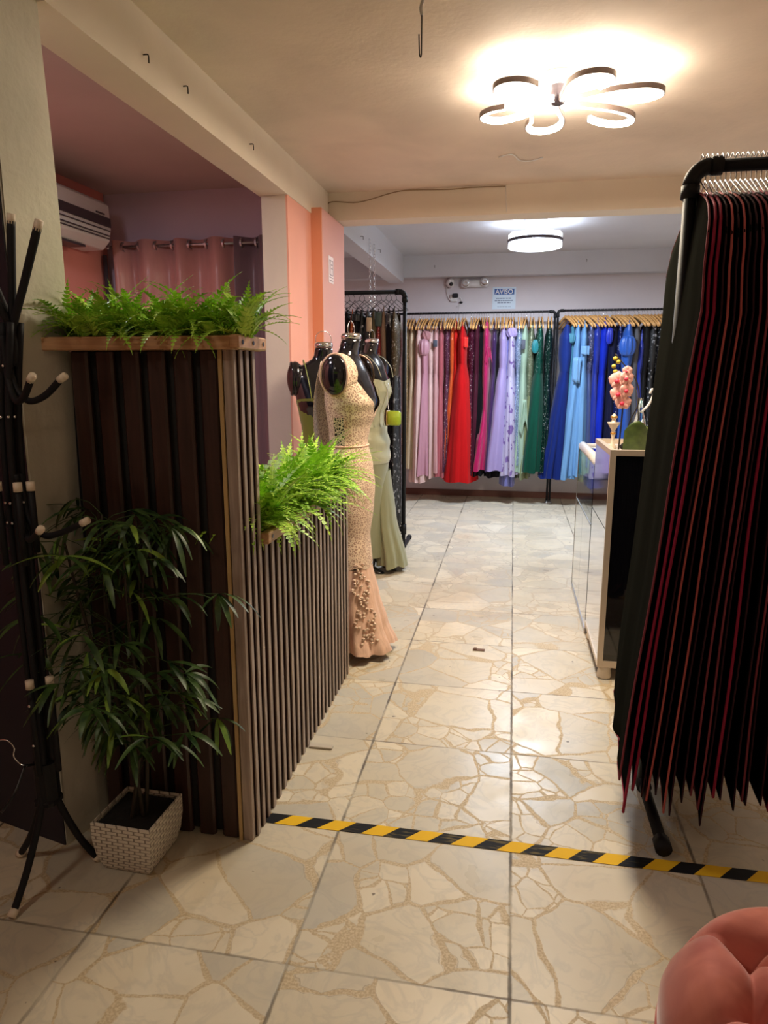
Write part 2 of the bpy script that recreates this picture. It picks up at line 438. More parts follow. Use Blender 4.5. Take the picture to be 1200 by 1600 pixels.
t = MB().grid(lambda a, b: (a * 2.2, (b - .5) * .048 + .002 * math.sin(a * 9), .0012), 40, 1)
tag(t.build('hazard_tape', tapemat(), loc=(-.735, 1.862, 0), solid=.0008), 'yellow and black striped warning tape stuck across the marble floor', 'tape')

# ------------------------------------------------------------------ ceiling lamps
root = thing('ceiling_lamp', 'flower shaped ceiling lamp with six glowing open loop petals', 'lamp', (.13, 3.04, CZ))
zc = 2.43 - CZ
MB().lathe([(.075, -.002), (.08, -.02), (.07, -.035), (.02, -.036)], 28).build('canopy', M['whiteplastic'], root, True)
MB().lathe([(.028, zc + .07), (.03, zc - .01), (.012, zc - .018)], 16).build('hub', M['greyplastic'], root, True)
frame = plain('taupe lamp frame', lin(120, 105, 100), 0.35)
strip = emis('warm glowing diffuser', (1.0, 0.90, 0.74), FLOWER_STRIP)
tips = [(-.294, .139), (-.215, -.215), (.160, -.240), (.385, -.02), (.306, .303), (-.06, .347)]
for k, (tx, ty) in enumerate(tips):
    R = math.hypot(tx, ty); a = math.atan2(ty, tx)
    u = Vector((math.cos(a), math.sin(a), 0)); v = Vector((-math.sin(a), math.cos(a), 0))
    if True: v = -v
    loc = [(0.02, 0.0), (R * .25, .026), (R * .55, .068), (R * .82, .074), (R * .97, .038), (R, -.008), (R * .93, -.045), (R * .78, -.066), (R * .60, -.062)]
    P = smoothpath([u * p + v * q + Vector((0, 0, zc)) for p, q in loc], 6)
    m = MB(); mm = MB()
    n = len(P); nr = []
    for i in range(n):
        d = (P[min(n - 1, i + 1)] - P[max(0, i - 1)]).normalized(); s_ = d.cross(Vector((0, 0, 1)))
        nr.append(s_)
    sg = 1 if (P[n // 2] + nr[n // 2] * .01).length > P[n // 2].length else -1
    def band(i, off, z0, z1, w):
        s_ = nr[i] * sg
        return [P[i] + s_ * (off + w) + Vector((0, 0, z0)), P[i] + s_ * (off - w) + Vector((0, 0, z0)), P[i] + s_ * (off - w) + Vector((0, 0, z1)), P[i] + s_ * (off + w) + Vector((0, 0, z1))]
    m.loft([band(i, .007, -.010, .010, .0022) for i in range(n)])
    mm.loft([band(i, -.003, -.011, .012, .007) for i in range(n)])
    petal = m.build('petal_frame', frame, root); mm.build('diffuser', strip, petal)
lamp('warm_bulb', 'AREA', (0, 0, zc - .03), FLOWER_LAMP, WARM, .5, (0, 0, 0), root)

root = thing('ring_lamp', 'round white two ring ceiling lamp glowing over the back of the shop', 'lamp', (.135, 6.25, CZB))
MB().lathe([(.10, 0), (.105, -.04), (.09, -.05), (.03, -.052)], 28).build('canopy', M['whiteplastic'], root, True)
MB().box(-.2, .2, -.01, .01, -.10, -.085).box(-.01, .01, -.2, .2, -.10, -.085).tube([(0, 0, -.05), (0, 0, -.1)], .012).build('bracket', M['whiteplastic'], root)
rs = emis('cool glowing ring diffuser', (0.86, 0.93, 1.0), RING_STRIP)
for R, z in ((.205, -.130), (.205, -.200)):
    rg = MB().loft([[((R + dx) * math.cos(TAU * j / 40), (R + dx) * math.sin(TAU * j / 40), z + dz) for j in range(40)] for dx, dz in ((.016, .017), (.016, -.017), (-.016, -.017), (-.016, .017), (.016, .017))], cap=False).build('ring', rs, root, False)
MB().loft([[((.225 + dx) * math.cos(TAU * j / 40), (.225 + dx) * math.sin(TAU * j / 40), -.165 + dz) for j in range(40)] for dx, dz in ((.003, .012), (.003, -.012), (-.02, -.012), (-.02, .012), (.003, .012))], cap=False).build('ring_trim', M['greyplastic'], root)
lamp('cool_bulb', 'AREA', (0, 0, -.23), RING_LAMP, COOL, .4, (0, 0, 0), root)
lamp('upper_bulb', 'POINT', (0, 0, -.165), RING_LAMP * .3, COOL, .05, (0, 0, 0), root)
# unseen round flush panels; the front and staff ones are added fill
pm = emis('warm flush panel', (1, .86, .68), 1.5)
def flush(loc, power, col, lbl):
    r = thing('unseen_lamp', lbl, 'lamp', loc)
    MB().lathe([(.15, 0), (.15, -.03), (.14, -.035)], 28).build('housing', M['whiteplastic'], r, True)
    MB().lathe([(.135, -.034), (.135, -.038)], 28).build('diffuser', pm, r)
    lamp('bulb', 'AREA', (0, 0, -.045), power, col, .27, (0, 0, 0), r)
flush((-1.45, .3, CZ), REAR_LAMP, (1, .88, .72), 'small round flush ceiling lamp near the coat tree')
flush((.9, -.9, CZ), FRONT_FILL, (1, .84, .62), 'small round flush ceiling lamp behind the viewer')  # added fill for the foreground, no fixture seen
flush((-2.02, 2.35, CZ - .02), STAFF_FILL, (.95, .90, 1), 'small round flush ceiling lamp over the curtained room')  # added to brighten the side room, placed out of sight

# ------------------------------------------------------------------ leafy things
def frond(m, base, az, L, lift, droop, wid, n=13, rng=random):
    d = Vector((math.cos(az), math.sin(az), 0)); pts = []
    p = Vector(base); ang = lift
    for i in range(n + 1):
        pts.append(p.copy()); p = p + (d * math.cos(ang) + Vector((0, 0, 1)) * math.sin(ang)) * (L / n); ang -= droop / n
    m.tube(pts, [.0016 * (1 - .7 * i / n) for i in range(n + 1)], 4, False)
    side = Vector((-d.y, d.x, 0))
    for i in range(1, n + 1):
        t = i / n; w = wid * math.sin(PI * min(1, (.12 + .88 * t)) ** .8) * (1.08 - t) ** .4
        T = (pts[i] - pts[i - 1]).normalized(); q = pts[i]
        lw = L / n * .42
        nrm = side.cross(T).normalized()
        for s in (-1, 1):
            e = q + side * s * w + T * w * .45 - nrm * w * .15
            mid = q + side * s * w * .5 + T * w * .12
            m.add([q - T * lw, mid - T * lw * .95, e, mid + T * lw * 1.0, q + T * lw], [(0, 1, 2, 3, 4)] if s > 0 else [(4, 3, 2, 1, 0)])

def fern(loc, label, group, nf, L, seed, bias=None, lift=(.5, 1.35), spread=.03, wide=.022):
    rg = random.Random(seed); m = MB()
    for i in range(nf):
        az = rg.uniform(0, TAU)
        if bias is not None and rg.random() < .45: az = bias + rg.gauss(0, .7)
        l = L * rg.uniform(.65, 1.15)
        frond(m, (rg.uniform(-spread, spread), rg.uniform(-spread, spread), 0), az, l, rg.uniform(*lift), rg.uniform(.7, 1.9), wide * rg.uniform(.8, 1.25), 15)
    r = thing('fern', label, 'plant', loc, 0, group)
    m.build('foliage', M['fern'], r)
    MB().lathe([(.022, -.02), (.026, .0), (.012, .012)], 10).build('crown', M['stem'], r, True)
    return r

# ------------------------------------------------------------------ tall slatted planter
root = thing('slatted_planter', 'tall dark wood slatted planter box with ferns on top beside the pillar', 'planter', (-.98, 1.82, 0))
X0, X1 = -.22, .245; Y0, Y1 = -.05, .075
MB().box(X0, X1, Y0, Y1, .01, 1.44).box(X0 - .055, X0, -.012, Y1, .01, 1.44).build('body', M['shadowboard'], root)
m = MB(); n = 6
for i in range(n):
    x = X0 + .002 + i * .0755
    m.box(x, x + .052, Y0 - .022, Y0, .0, 1.445, .006)
m.build('front_slats', M['slatdark'], root)
m = MB()
for i in range(3):
    y = Y0 + .004 + i * .045
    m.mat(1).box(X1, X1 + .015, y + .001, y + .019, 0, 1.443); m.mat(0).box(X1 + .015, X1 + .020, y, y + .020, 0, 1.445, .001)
m.box(X1 - .018, X1 + .012, Y0 - .022, Y0 + .0, 0, 1.445, .002)
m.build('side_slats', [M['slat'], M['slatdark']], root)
MB().box(X1 - .030, X1 - .020, Y0 - .026, Y0 - .018, 0, 1.445).build('lit_edge', M['litedge'], root)  # pale strip paints the light caught on the corner edge
m = MB(); m.box(-.285, .275, -.112, -.092, 1.443, 1.478, .002); m.box(.262, .29, -.113, .095, 1.444, 1.480, .004)
m.box(-.285, .275, .075, .092, 1.443, 1.478, .002); m.box(-.24, .262, -.092, .075, 1.443, 1.452)
rim = m.build('rim_board', M['rim'], root)
for y in (-.085, -.01, .065):
    MB().tube([(.288, y, 1.462), (.2915, y, 1.462)], .006, 8).build('screw', M['black'], rim)
MB().box(-.235, .26, -.09, .073, 1.452, 1.466).build('soil', M['soil'], root)
for i in range(6):
    fern((-1.21 + i * .096, 1.80 + .02 * (-1) ** i, 1.475), 'bright green fern in the row along the top of the tall planter', 'ferns on the tall planter', 50, .195, 20 + i,
         lift=(.45, 1.52), wide=.026, spread=.045)

# ------------------------------------------------------------------ low slatted planter
root = thing('slatted_planter', 'low waist high slatted planter screen running along the aisle towards the mannequins', 'planter', (-.82, 1.9, 0))
MB().box(-.10, .085, 0.0, 1.09, .01, .88).build('body', M['shadowboard'], root)
m = MB()
for i in range(20):
    y = .012 + i * .0545
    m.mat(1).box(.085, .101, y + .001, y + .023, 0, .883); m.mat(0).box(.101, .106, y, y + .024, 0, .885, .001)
for i in range(4): m.box(-.09 + i * .05, -.065 + i * .05, 1.09, 1.112, 0, .885, .003)
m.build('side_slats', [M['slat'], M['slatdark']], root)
m = MB(); m.box(.098, .124, -.005, 1.12, .885, .92, .003); m.box(-.115, -.09, -.005, 1.12, .885, .92, .003); m.box(-.09, .098, 1.095, 1.12, .885, .92, .003)
m.box(-.09, .098, 0, 1.095, .885, .893)
rim = m.build('rim_board', M['rimy'], root)
for y in (.03, .5): MB().tube([(.1245, y, .903), (.1255, y, .903)], .006, 8).build('screw', M['black'], rim)
MB().box(-.09, .098, 0, 1.095, .893, .908).build('soil', M['soil'], root)
for i in range(8):
    fern((-.80 + .025 * (-1) ** i, 1.99 + i * .128, .915), 'bright green fern spilling over the edge of the low planter', 'ferns on the low planter', 66, .27, 50 + i,
         bias=-.4, lift=(.35, 1.5), wide=.032, spread=.05)

# ------------------------------------------------------------------ potted bamboo
root = thing('potted_bamboo', 'dark artificial bamboo plant in a white woven square pot on the floor', 'plant', (-1.022, 1.628, 0), math.radians(-2))
def potring(h, z, wob=0):
    r = []
    k = .86
    for (sx_, sy_) in ((-1, -1), (1, -1), (1, 1), (-1, 1)):
        r.append((sx_, sy_))
    out = []
    N = 16
    for s in range(4):
        a = Vector(r[s] + (0,)); b = Vector(r[(s + 1) % 4] + (0,))
        for i in range(N):
            p = a.lerp(b, i / N); out.append((p.x * h, p.y * h, z))
    return out
def weave(name):
    k = NT(name); sx = k.new('ShaderNodeSeparateXYZ', {0: k.obj()})
    h = k.math('ADD', sx.outputs[0], sx.outputs[1])
    row = k.math('FLOOR', k.math('DIVIDE', sx.outputs[2], .0105))
    u = k.math('FRACT', k.math('ADD', k.math('DIVIDE', h, .034), k.math('MULTIPLY', row, .5)))
    v = k.math('FRACT', k.math('DIVIDE', sx.outputs[2], .0105))
    g = k.math('MAXIMUM', k.math('LESS_THAN', v, .2), k.math('MULTIPLY', k.math('LESS_THAN', u, .15), 1.0))
    k.set(k.b.inputs['Base Color'], k.mix(g, C4(lin(222, 214, 200)), C4(lin(150, 140, 128))))
    k.b.inputs['Roughness'].default_value = .5
    k.bump(k.math('SUBTRACT', k.math('SINE', k.math('MULTIPLY', u, PI)), g), .9, .004)
    return k.m
m = MB(); hs = [(.066, 0), (.073, .01), (.084, .05), (.090, .10), (.0905, .155), (.086, .157), (.084, .145)]
m.loft([potring(h, z) for h, z in hs], cap=False); m.add([(-.066, -.066, 0), (.066, -.066, 0), (.066, .066, 0), (-.066, .066, 0)], [(0, 3, 2, 1)])
m.build('pot', weave('white woven plastic'), root)
MB().box(-.084, .084, -.084, .084, .125, .140).build('soil', M['soil'], root)
rg = random.Random(3)
stems = []
for i in range(6):
    a = rg.uniform(0, TAU); r_ = rg.uniform(.0, .03)
    b = Vector((r_ * math.cos(a), r_ * math.sin(a), .13))
    tp = Vector((rg.uniform(-.17, .16), rg.uniform(-.04, .05), rg.uniform(.90, 1.08)))
    pts = smoothpath([b, b.lerp(tp, .35) + Vector((rg.uniform(-.03, .03), 0, 0)), b.lerp(tp, .7) + Vector((rg.uniform(-.03, .03), 0, 0)), tp], 8)
    MB().tube(pts, [.006 * (1 - .5 * i_ / len(pts)) for i_ in range(len(pts))], 6).build('stem', M['stem'], root, True)
    stems.append(pts)
def leaf(m, p, d, L, w, droop, rg):
    d = d.normalized(); side = d.cross(Vector((0, 0, 1)))
    if side.length < .1: side = Vector((1, 0, 0))
    side.normalize(); side = (side + Vector((0, 0, rg.uniform(-.5, .5)))).normalized()
    n = 6; c = Vector(p); cs = []; dd = d.copy()
    for i in range(n + 1):
        cs.append(c.copy()); c = c + dd * (L / n); dd = (dd + Vector((0, 0, -droop / n))).normalized()
    vs = []
    for i, q in enumerate(cs):
        t = i / n; ww = w * (math.sin(PI * min(1, t * .92 + .04)) ** .8)
        nr = Vector((0, 0, 1)) * ww * .25
        vs += [q - side * ww + nr, q, q + side * ww + nr]
    fs = []
    for i in range(n):
        for j in range(2):
            a = i * 3 + j; fs.append((a, a + 1, a + 4, a + 3))
    m.add(vs, fs)
m1 = MB(); m2 = MB()
for pts in stems:
    for k in range(6, len(pts)):
        for c_ in range(rg.choice((0, 1, 1, 2))):
            p = pts[k]; a = rg.uniform(0, TAU)
            bl = rg.uniform(.06, .23) * (1 if k < len(pts) - 4 else .6)
            d = Vector((math.cos(a), math.sin(a) * .6, rg.uniform(.0, .55)))
            e = p + d.normalized() * bl
            e.y = min(e.y, .085)
            (m1).tube([p, p.lerp(e, .5) + Vector((0, 0, .012)), e], .0012, 4, False)
            for q in range(rg.choice((4, 5, 6))):
                aa = a + rg.gauss(0, .9)
                dl = Vector((math.cos(aa), math.sin(aa) * .55, rg.uniform(-.5, .35)))
                L_ = rg.uniform(.085, .145)
                if e.y + dl.y * L_ > .09: dl.y = -abs(dl.y)
                leaf(m2 if rg.random() < .13 else m1, e, dl, L_, rg.uniform(.005, .009), rg.uniform(.5, 2.0), rg)
m1.build('foliage', M['bamboo'], root, True); m2.build('light_foliage', M['bamboolight'], root, True)['label'] = 'lighter green leaves'

# ------------------------------------------------------------------ coat tree
root = thing('coat_tree', 'tall black metal coat tree with white tipped hooks beside the pillar', 'coat rack', (-1.205, 1.5, 0))
def cap(parent, p, d, r=.0095):
    p = Vector(p); d = Vector(d).normalized()
    MB().tube([p - d * .006, p + d * .016], r, 10).build('cap', M['cap'], parent, True)
for k in range(4):
    a = k * PI / 2 + .5; ux, uy = math.cos(a), math.sin(a)
    q = .018
    P = smoothpath([(ux * q, uy * q, .24), (ux * q, uy * q, .6), (ux * q, uy * q, 1.2), (ux * q + .035, uy * q, 1.50)], 6)
    MB().tube(P, .0085, 8).build('pole', M['pipe'], root, True)
# top prongs
for e in ((.075, -.02, 1.72), (.155, -.04, 1.70), (-.06, .02, 1.72), (.0, -.12, 1.70)):
    b = (.035, 0, 1.48); P = smoothpath([(.03, 0, 1.40), b, tuple(Vector(b).lerp(Vector(e), .5)), e], 6)
    o = MB().tube(P, .0095, 10).build('prong', M['pipe'], root, True); cap(o, e, Vector(e) - Vector(b))
# curved hooks in two tiers
for z, R, hgt, angs in ((1.33, .19, .04, (-.25, -.62, 2.6, 3.6)), (1.0, .20, .03, (-.15, -.7, 2.5, 3.4))):
    for a in angs:
        ux, uy = math.cos(a), math.sin(a)
        e = (ux * R, uy * R, z + hgt)
        P = smoothpath([(ux * .02, uy * .02, z + .14), (ux * .028, uy * .028, z + .04), (ux * .07, uy * .07, z - .01), (ux * .13, uy * .13, z), e], 6)
        o = MB().tube(P, .008, 8).build('hook', M['pipe'], root, True); cap(o, e, (ux, uy, .5), .009)
# upright stubs with caps
for (x, y, z0, z1) in ((-.01, -.05, .92, 1.11), (.045, -.05, .92, 1.11), (.065, -.03, .95, 1.11), (.02, -.05, .35, .60), (.055, -.02, .35, .60)):
    o = MB().tube([(x, y, z0), (x, y, z1)], .008, 8).build('stub', M['pipe'], root, True); cap(o, (x, y, z1), (0, 0, 1), .0105)
for z in (1.02, 1.07, 1.28, 1.40):
    for a in (-2.1, -1.5, -.9, -.4): MB().ell((.028 * math.cos(a), .028 * math.sin(a), z), (.004, .004, .004), 8, 6).build('screw', M['chrome'], root, True)
for z in (.44, .55): MB().ell((.02, -.06, z), (.004, .003, .004), 8, 6).build('screw', M['chrome'], root, True)
MB().box(-.03, .03, -.03, .03, .23, .26, .01).tube([(0, 0, .25), (0, 0, .36)], .03, 12).build('joint', M['pipe'], root)
for (tx, ty) in ((-.02, -.15), (.072, .085), (-.16, .06)):
    P = smoothpath([(tx * .1, ty * .1, .33), (tx * .22, ty * .2, .23), (tx * .6, ty * .6, .10), (tx, ty, .010)], 6)
    o = MB().tube(P, .0095, 10).build('leg', M['pipe'], root, True)
    d = Vector((tx, ty, -.12)).normalized(); MB().tube([Vector((tx, ty, .012)) - d * .012, Vector((tx, ty, .012)) + d * .008], .012, 10).build('cap', M['cap'], o, True)
r = thing('clothes_hanger', 'thin black hanger with a bright wire hook on the coat tree', 'hanger', (-1.245, 1.42, .43))
MB().tube(smoothpath([(-.032, 0, -.02), (-.034, 0, .0), (-.02, 0, .028), (.004, 0, .03), (.02, 0, .012), (.016, 0, -.012), (.03, 0, -.03), (.045, 0, -.036)], 6), .0018, 6).build('hook', M['chrome'], r, True)
MB().tube(smoothpath([(.045, 0, -.036), (.02, .12, -.10), (.01, .17, -.12)], 6), .004, 6).tube(smoothpath([(.045, 0, -.036), (.05, -.05, -.08), (.05, -.1, -.10)], 6), .004, 6).build('arms', M['black'], r, True)

# ------------------------------------------------------------------ side room: AC and curtains
root = thing('air_conditioner', 'white wall mounted split air conditioner above the pink wall', 'air conditioner', (XL, 3.65, 2.255))
prof = [(0, .14), (.16, .14), (.195, .115), (.20, -.02), (.185, -.09), (.14, -.135), (0, -.14)]
m = MB(); m.loft([[(x, y, z) for x, z in prof] for y in (-.42, .40)]); m.build('body', M['whiteplastic'], root, bevel=.006)
MB().box(.200, .206, -.41, .39, -.012, .040).build('display_band', M['greyplastic'], root)
m = MB()
for z, x in ((-.035, .197), (-.062, .194), (-.078, .190)): m.box(x, x + .006, -.40, .385, z, z + .006)
m.build('louvre', M['greyplastic'], root)
MB().box(.2, .208, .25, .33, .050, .057).build('badge', M['greyplastic'], root)
m = MB().box(.04, .15, -.3, .2, -.150, -.138); m.build('outlet', M['greyplastic'], root)
MB().tube([(XL + .04, 4.22, 2.12), (XL + .04, 4.24, 1.2), (XL + .04, 4.24, .1)], .014, 8).build('pipe_cover', M['greyplastic'], None, True)
tag(bpy.data.objects['pipe_cover'], 'grey pipe running down the wall below the air conditioner', 'pipe')
root = thing('curtain_rod', 'thin metal curtain rod across the side room wall', 'rod', (0, 4.24, 2.17))
MB().tube([(-2.56, 0, 0), (-1.37, 0, 0)], .009, 10).build('rod', M['steel'], root, True)
MB().ell((-2.565, 0, 0), (.02, .018, .018)).build('finial', M['steel'], root, True)
MB().box(-2.52, -2.50, .0, .08, -.01, .01).box(-1.42, -1.40, 0, .08, -.01, .01).build('bracket', M['steel'], root)
def curtain(x0, x1, per, mat, lbl, ph):
    root = thing('curtain', lbl, 'curtain', ((x0 + x1) / 2, 4.24, 0)); w = x1 - x0
    def f(a, b):
        x = -w / 2 + a * w
        amp = .042 * (1 - .25 * (1 - b))
        return (x + .012 * math.sin(4 * x / per + 3 * b), -amp * math.sin(TAU * x / per + ph) + .004 * math.sin(20 * b + 9 * x), .03 + b * 2.175)
    MB().grid(f, 90, 10).build('cloth', mat, root, True, solid=.004)
    n = int(w / per * 2) + 1
    for i in range(-2 * n, 2 * n):
        x = (i * PI - ph) / TAU * per
        if abs(x) > w / 2 - .02: continue
        MB().loft([[(x + dx * .0, ( .022 + r_) * math.cos(TAU * j / 16), 2.17 + (.022 + r_) * math.sin(TAU * j / 16)) for j in range(16)] for dx, r_ in ((0, 0), (0, .008))], cap=False).build('grommet', M['steel'], root, solid=.012)
curtain(-2.52, -1.70, .225, fabric('dusty salmon curtain cloth', lin(204, 146, 138), 'satin'), 'dusty salmon eyelet curtain under the mauve wall', .3)
curtain(-1.70, -1.37, .19, fabric('shaded curtain cloth', lin(128, 104, 110), 'satin'), 'dark mauve eyelet curtain next to the white column', 1.2)  # shade beside the column is put into the darker cloth colour

# ------------------------------------------------------------------ mannequins
TORSO = [(.74, 0, .105, .150), (.82, 0, .112, .165), (.92, 0, .108, .160), (1.00, .0, .088, .128), (1.06, .0, .080, .112), (1.12, .005, .086, .118), (1.20, .015, .108, .135),
         (1.25, .022, .122, .148), (1.30, .014, .110, .155), (1.38, .0, .092, .166), (1.43, -.005, .072, .148), (1.455, -.005, .057, .105), (1.475, .0, .050, .064), (1.50, .008, .046, .050), (1.545, .018, .046, .046)]
def bodyring(z, cx, rx, ry, off=0.0, n=28):
    return [(cx + (rx + off) * math.cos(TAU * j / n), (ry + off) * math.sin(TAU * j / n), z) for j in range(n)]
def mannequin(label, loc, rz, legx=0.0, legs=True, zs=1.0):
    root = thing('mannequin', label, 'mannequin', loc, rz)
    rings = []
    z = .74
    while z <= 1.546:
        cx, rx, ry = interp(TORSO, z); rings.append(bodyring(z * zs, cx, rx, ry)); z += .02
    m = MB().loft(rings)
    for s in (-1, 1):
        m.ell((0, s * .150, 1.378 * zs), (.064, .045, .090), 18, 12)
    m.build('torso', M['gloss'], root, True)
    for s in (-1, 1):
        MB().loft([[(.061 * k * math.cos(TAU * j / 28), s * yy, 1.378 * zs + .089 * k * math.sin(TAU * j / 28)) for j in range(28)] for yy, k in ((.095, .62), (.120, .82), (.145, .94), (.163, .99), (.172, 1), (.177, .95), (.179, .6), (.179, .02))]).build('shoulder_cap', M['gloss'], root, True)
        MB().ell((0, s * .180, 1.378 * zs), (.006, .004, .006), 10, 6).build('cap_screw', M['chrome'], root, True)
    MB().lathe([(.047, 0), (.049, .012), (.044, .024), (.01, .028)], 24, (.018, 0, 1.543 * zs)).build('neck_cap', M['chrome'], root, True)
    MB().tube([(.018, .042 * math.cos(a), 1.585 * zs + .040 * math.sin(a)) for a in [(-.35 + i * (PI + .7) / 20) for i in range(21)]], .0018, 6).build('wire_loop', M['chrome'], root, True)
    if legs:
        for s in (-1, 1):
            fx = .03 if s > 0 else -.02
            P = smoothpath([(0, s * .075, .80), (.01, s * .07, .46), (fx * .5, s * .06, .28), (fx, s * .055, .09)], 6)
            MB().tube(P, [.075 - (.075 - .025) * (i / (len(P) - 1)) ** .8 for i in range(len(P))], 14).build('leg', M['gloss'], root, True)
            m = MB()
            rr = []
            for t, wz, ww in ((-.03, .10, .018), (-.025, .075, .026), (.0, .06, .03), (.05, .035, .032), (.09, .02, .034), (.13, .010, .026), (.15, .006, .012)):
                rr.append([(fx + t, s * .055 + ww * math.cos(TAU * j / 12), max(.002, wz + (.018 if t < .12 else .008) * math.sin(TAU * j / 12))) for j in range(12)])
            m.loft(rr); m.tube([(fx - .025, s * .055, .07), (fx - .03, s * .055, .002)], [.012, .007], 8)
            m.build('shoe', M['gloss'], root, True)
    return root

def gown_mesh(tab, nfold, amp, seed, top=None, n=72, off=.006, close=True):
    """tab: (z, cx, cy, rx, ry); folds grow towards the hem"""
    rg = random.Random(seed); ph = [rg.uniform(0, TAU) for _ in range(4)]
    z0, z1 = tab[0][0], tab[-1][0]; rings = []
    N = 44
    for i in range(N + 1):
        t = i / N; z = z0 + (z1 - z0) * t
        cx, cy, rx, ry = interp(tab, z); rg_ = []
        for j in range(n):
            a = TAU * j / n
            k = 1 + amp * t ** 1.6 * (math.sin(nfold * a + ph[0]) * .6 + math.sin((nfold * 2 + 1) * a + ph[1] + t) * .3 + math.sin(3 * a + ph[2]) * .25)
            zz = z
            if top and i < 4: zz = z + top(a) * (1 - i / 4)
            if i == N: zz = z + .008 * math.sin(5 * a + ph[3])
            rg_.append((cx + (rx + off) * math.cos(a) * k, cy + (ry + off) * math.sin(a) * k, max(.004, zz)))
        rings.append(rg_)
    return rings

# olive gown mannequin (behind the ferns, against the salmon wall)
m2loc = (-.995, 3.62, 0); m2rz = math.radians(-62)
mannequin('glossy black mannequin in an olive dress against the salmon wall', m2loc, m2rz, zs=.985)
r = thing('evening_dress', 'olive green strappy satin dress on the mannequin by the salmon wall', 'dress', m2loc, m2rz)
ol = fabric('olive satin', lin(128, 138, 56), 'satin')
tab = [(1.235, .02, 0, .118, .146), (1.18, .012, 0, .104, .132), (1.10, .005, 0, .086, .116), (1.04, 0, 0, .082, .112), (.95, 0, 0, .105, .150), (.85, 0, 0, .116, .168), (.6, 0, 0, .11, .16), (.12, 0, 0, .16, .20)]
MB().loft(gown_mesh(tab, 6, .08, 1, lambda a: .02 * math.cos(a) + .012 * abs(math.sin(a))), cap=False).build('gown', ol, r, True)
for s in (-1, 1):
    MB().tube(smoothpath([(.13, s * .09, 1.24), (.115, s * .10, 1.33), (.05, s * .110, 1.44), (-.03, s * .10, 1.44), (-.085, s * .06, 1.32), (-.10, -s * .01, 1.24)], 5), .0025, 5).build('strap', ol, r, True)
MB().ell((-.09, 0, 1.05), (.03, .05, .02)).build('back_bow', ol, r, True)

# peach lace gown mannequin (front one)
m1loc = (-.775, 3.26, 0); m1rz = math.radians(-8)
mannequin('tallest looking black mannequin at the end of the slatted screen in a peach gown', m1loc, m1rz)
r = thing('evening_dress', 'peach lace mermaid gown with tulle hem on the front mannequin', 'dress', m1loc, m1rz)
lace = fabric('peach embroidered lace', lin(214, 172, 148), 'lace'); tul = fabric('peach tulle', lin(226, 188, 165), 'tulle')
def bodice_pt(u, v, off=.008):
    # u runs from the right edge of the open neckline round the back to the left edge, v from the shoulders down
    z = 1.462 - .462 * v
    open_ = .95 * max(0, min(1, (z - 1.20) / .22)) ** .8
    a = open_ + u * (TAU - 2 * open_)
    cx, rx, ry = interp(TORSO, z)
    return (cx + (rx + off) * math.cos(a), (ry + off) * math.sin(a), z)
MB().grid(bodice_pt, 64, 36).build('bodice', lace, r, True)
for s in (-1, 1):
    MB().tube([(.067 * math.cos(TAU * i / 30), s * (.166 + .010 * math.cos(TAU * i / 15)), 1.378 + .094 * math.sin(TAU * i / 30)) for i in range(30)], .0055, 6, closed=True).build('armhole_trim', tul, r, True)
    MB().grid(lambda a, b, s=s: ((.064 + .030 * b) * math.cos(TAU * a), s * (.166 - .05 * b), 1.378 + (.092 + .006 * b) * math.sin(TAU * a)), 30, 3).build('armhole_lace', lace, r, True)
def backpanel(a, b):
    return (-.085 - .03 * math.sin(PI * a) - .12 * b * (1.05 - b) - .02 * b, (a - .5) * .24, 1.44 - .44 * b)
MB().grid(backpanel, 10, 16).build('back_lace', lace, r, True, solid=.003)
MB().grid(lambda a, b: (-.012 + .050 * a, -(.1215 + .012) - .012 - (.03 * max(0, b - .45)) , 1.055 + b * .13), 6, 8).build('mesh_inset', fabric('black sheer mesh', lin(50, 34, 30), 'lace'), r, True)
MB().tube([(.092 * math.cos(TAU * i / 30) , .124 * math.sin(TAU * i / 30), 1.045) for i in range(30)], .005, 6, closed=True).build('waist_cord', tul, r, True)
tab = [(1.045, 0, 0, .086, .118), (.95, 0, 0, .106, .150), (.85, 0, 0, .116, .166), (.74, 0, 0, .110, .158), (.60, 0, 0, .092, .132), (.45, .01, 0, .095, .13), (.30, .02, 0, .118, .15), (.15, .03, 0, .15, .18), (.045, .04, 0, .185, .21)]
MB().loft(gown_mesh(tab[:6], 5, .02, 5), cap=False).build('skirt', lace, r, True)
MB().loft(gown_mesh(tab[5:], 9, .16, 6, off=.004), cap=False).build('tulle_hem', tul, r, True)
m = MB(); rg = random.Random(5)
for i in range(26):
    t = i / 26; z = .47 - .38 * t
    cx, cy, rx, ry = interp(tab, z)
    for s in range(3):
        a = -.9 + .5 * math.sin(i * .6 + s * 2.1) * .5 + s * .12
        p = (cx + (rx + .012) * math.cos(a), cy + (ry + .012) * math.sin(a), z + rg.uniform(-.01, .01)); m.ell(p, (.010, .010, .006), 6, 4)
m.build('applique', lace, r, True)

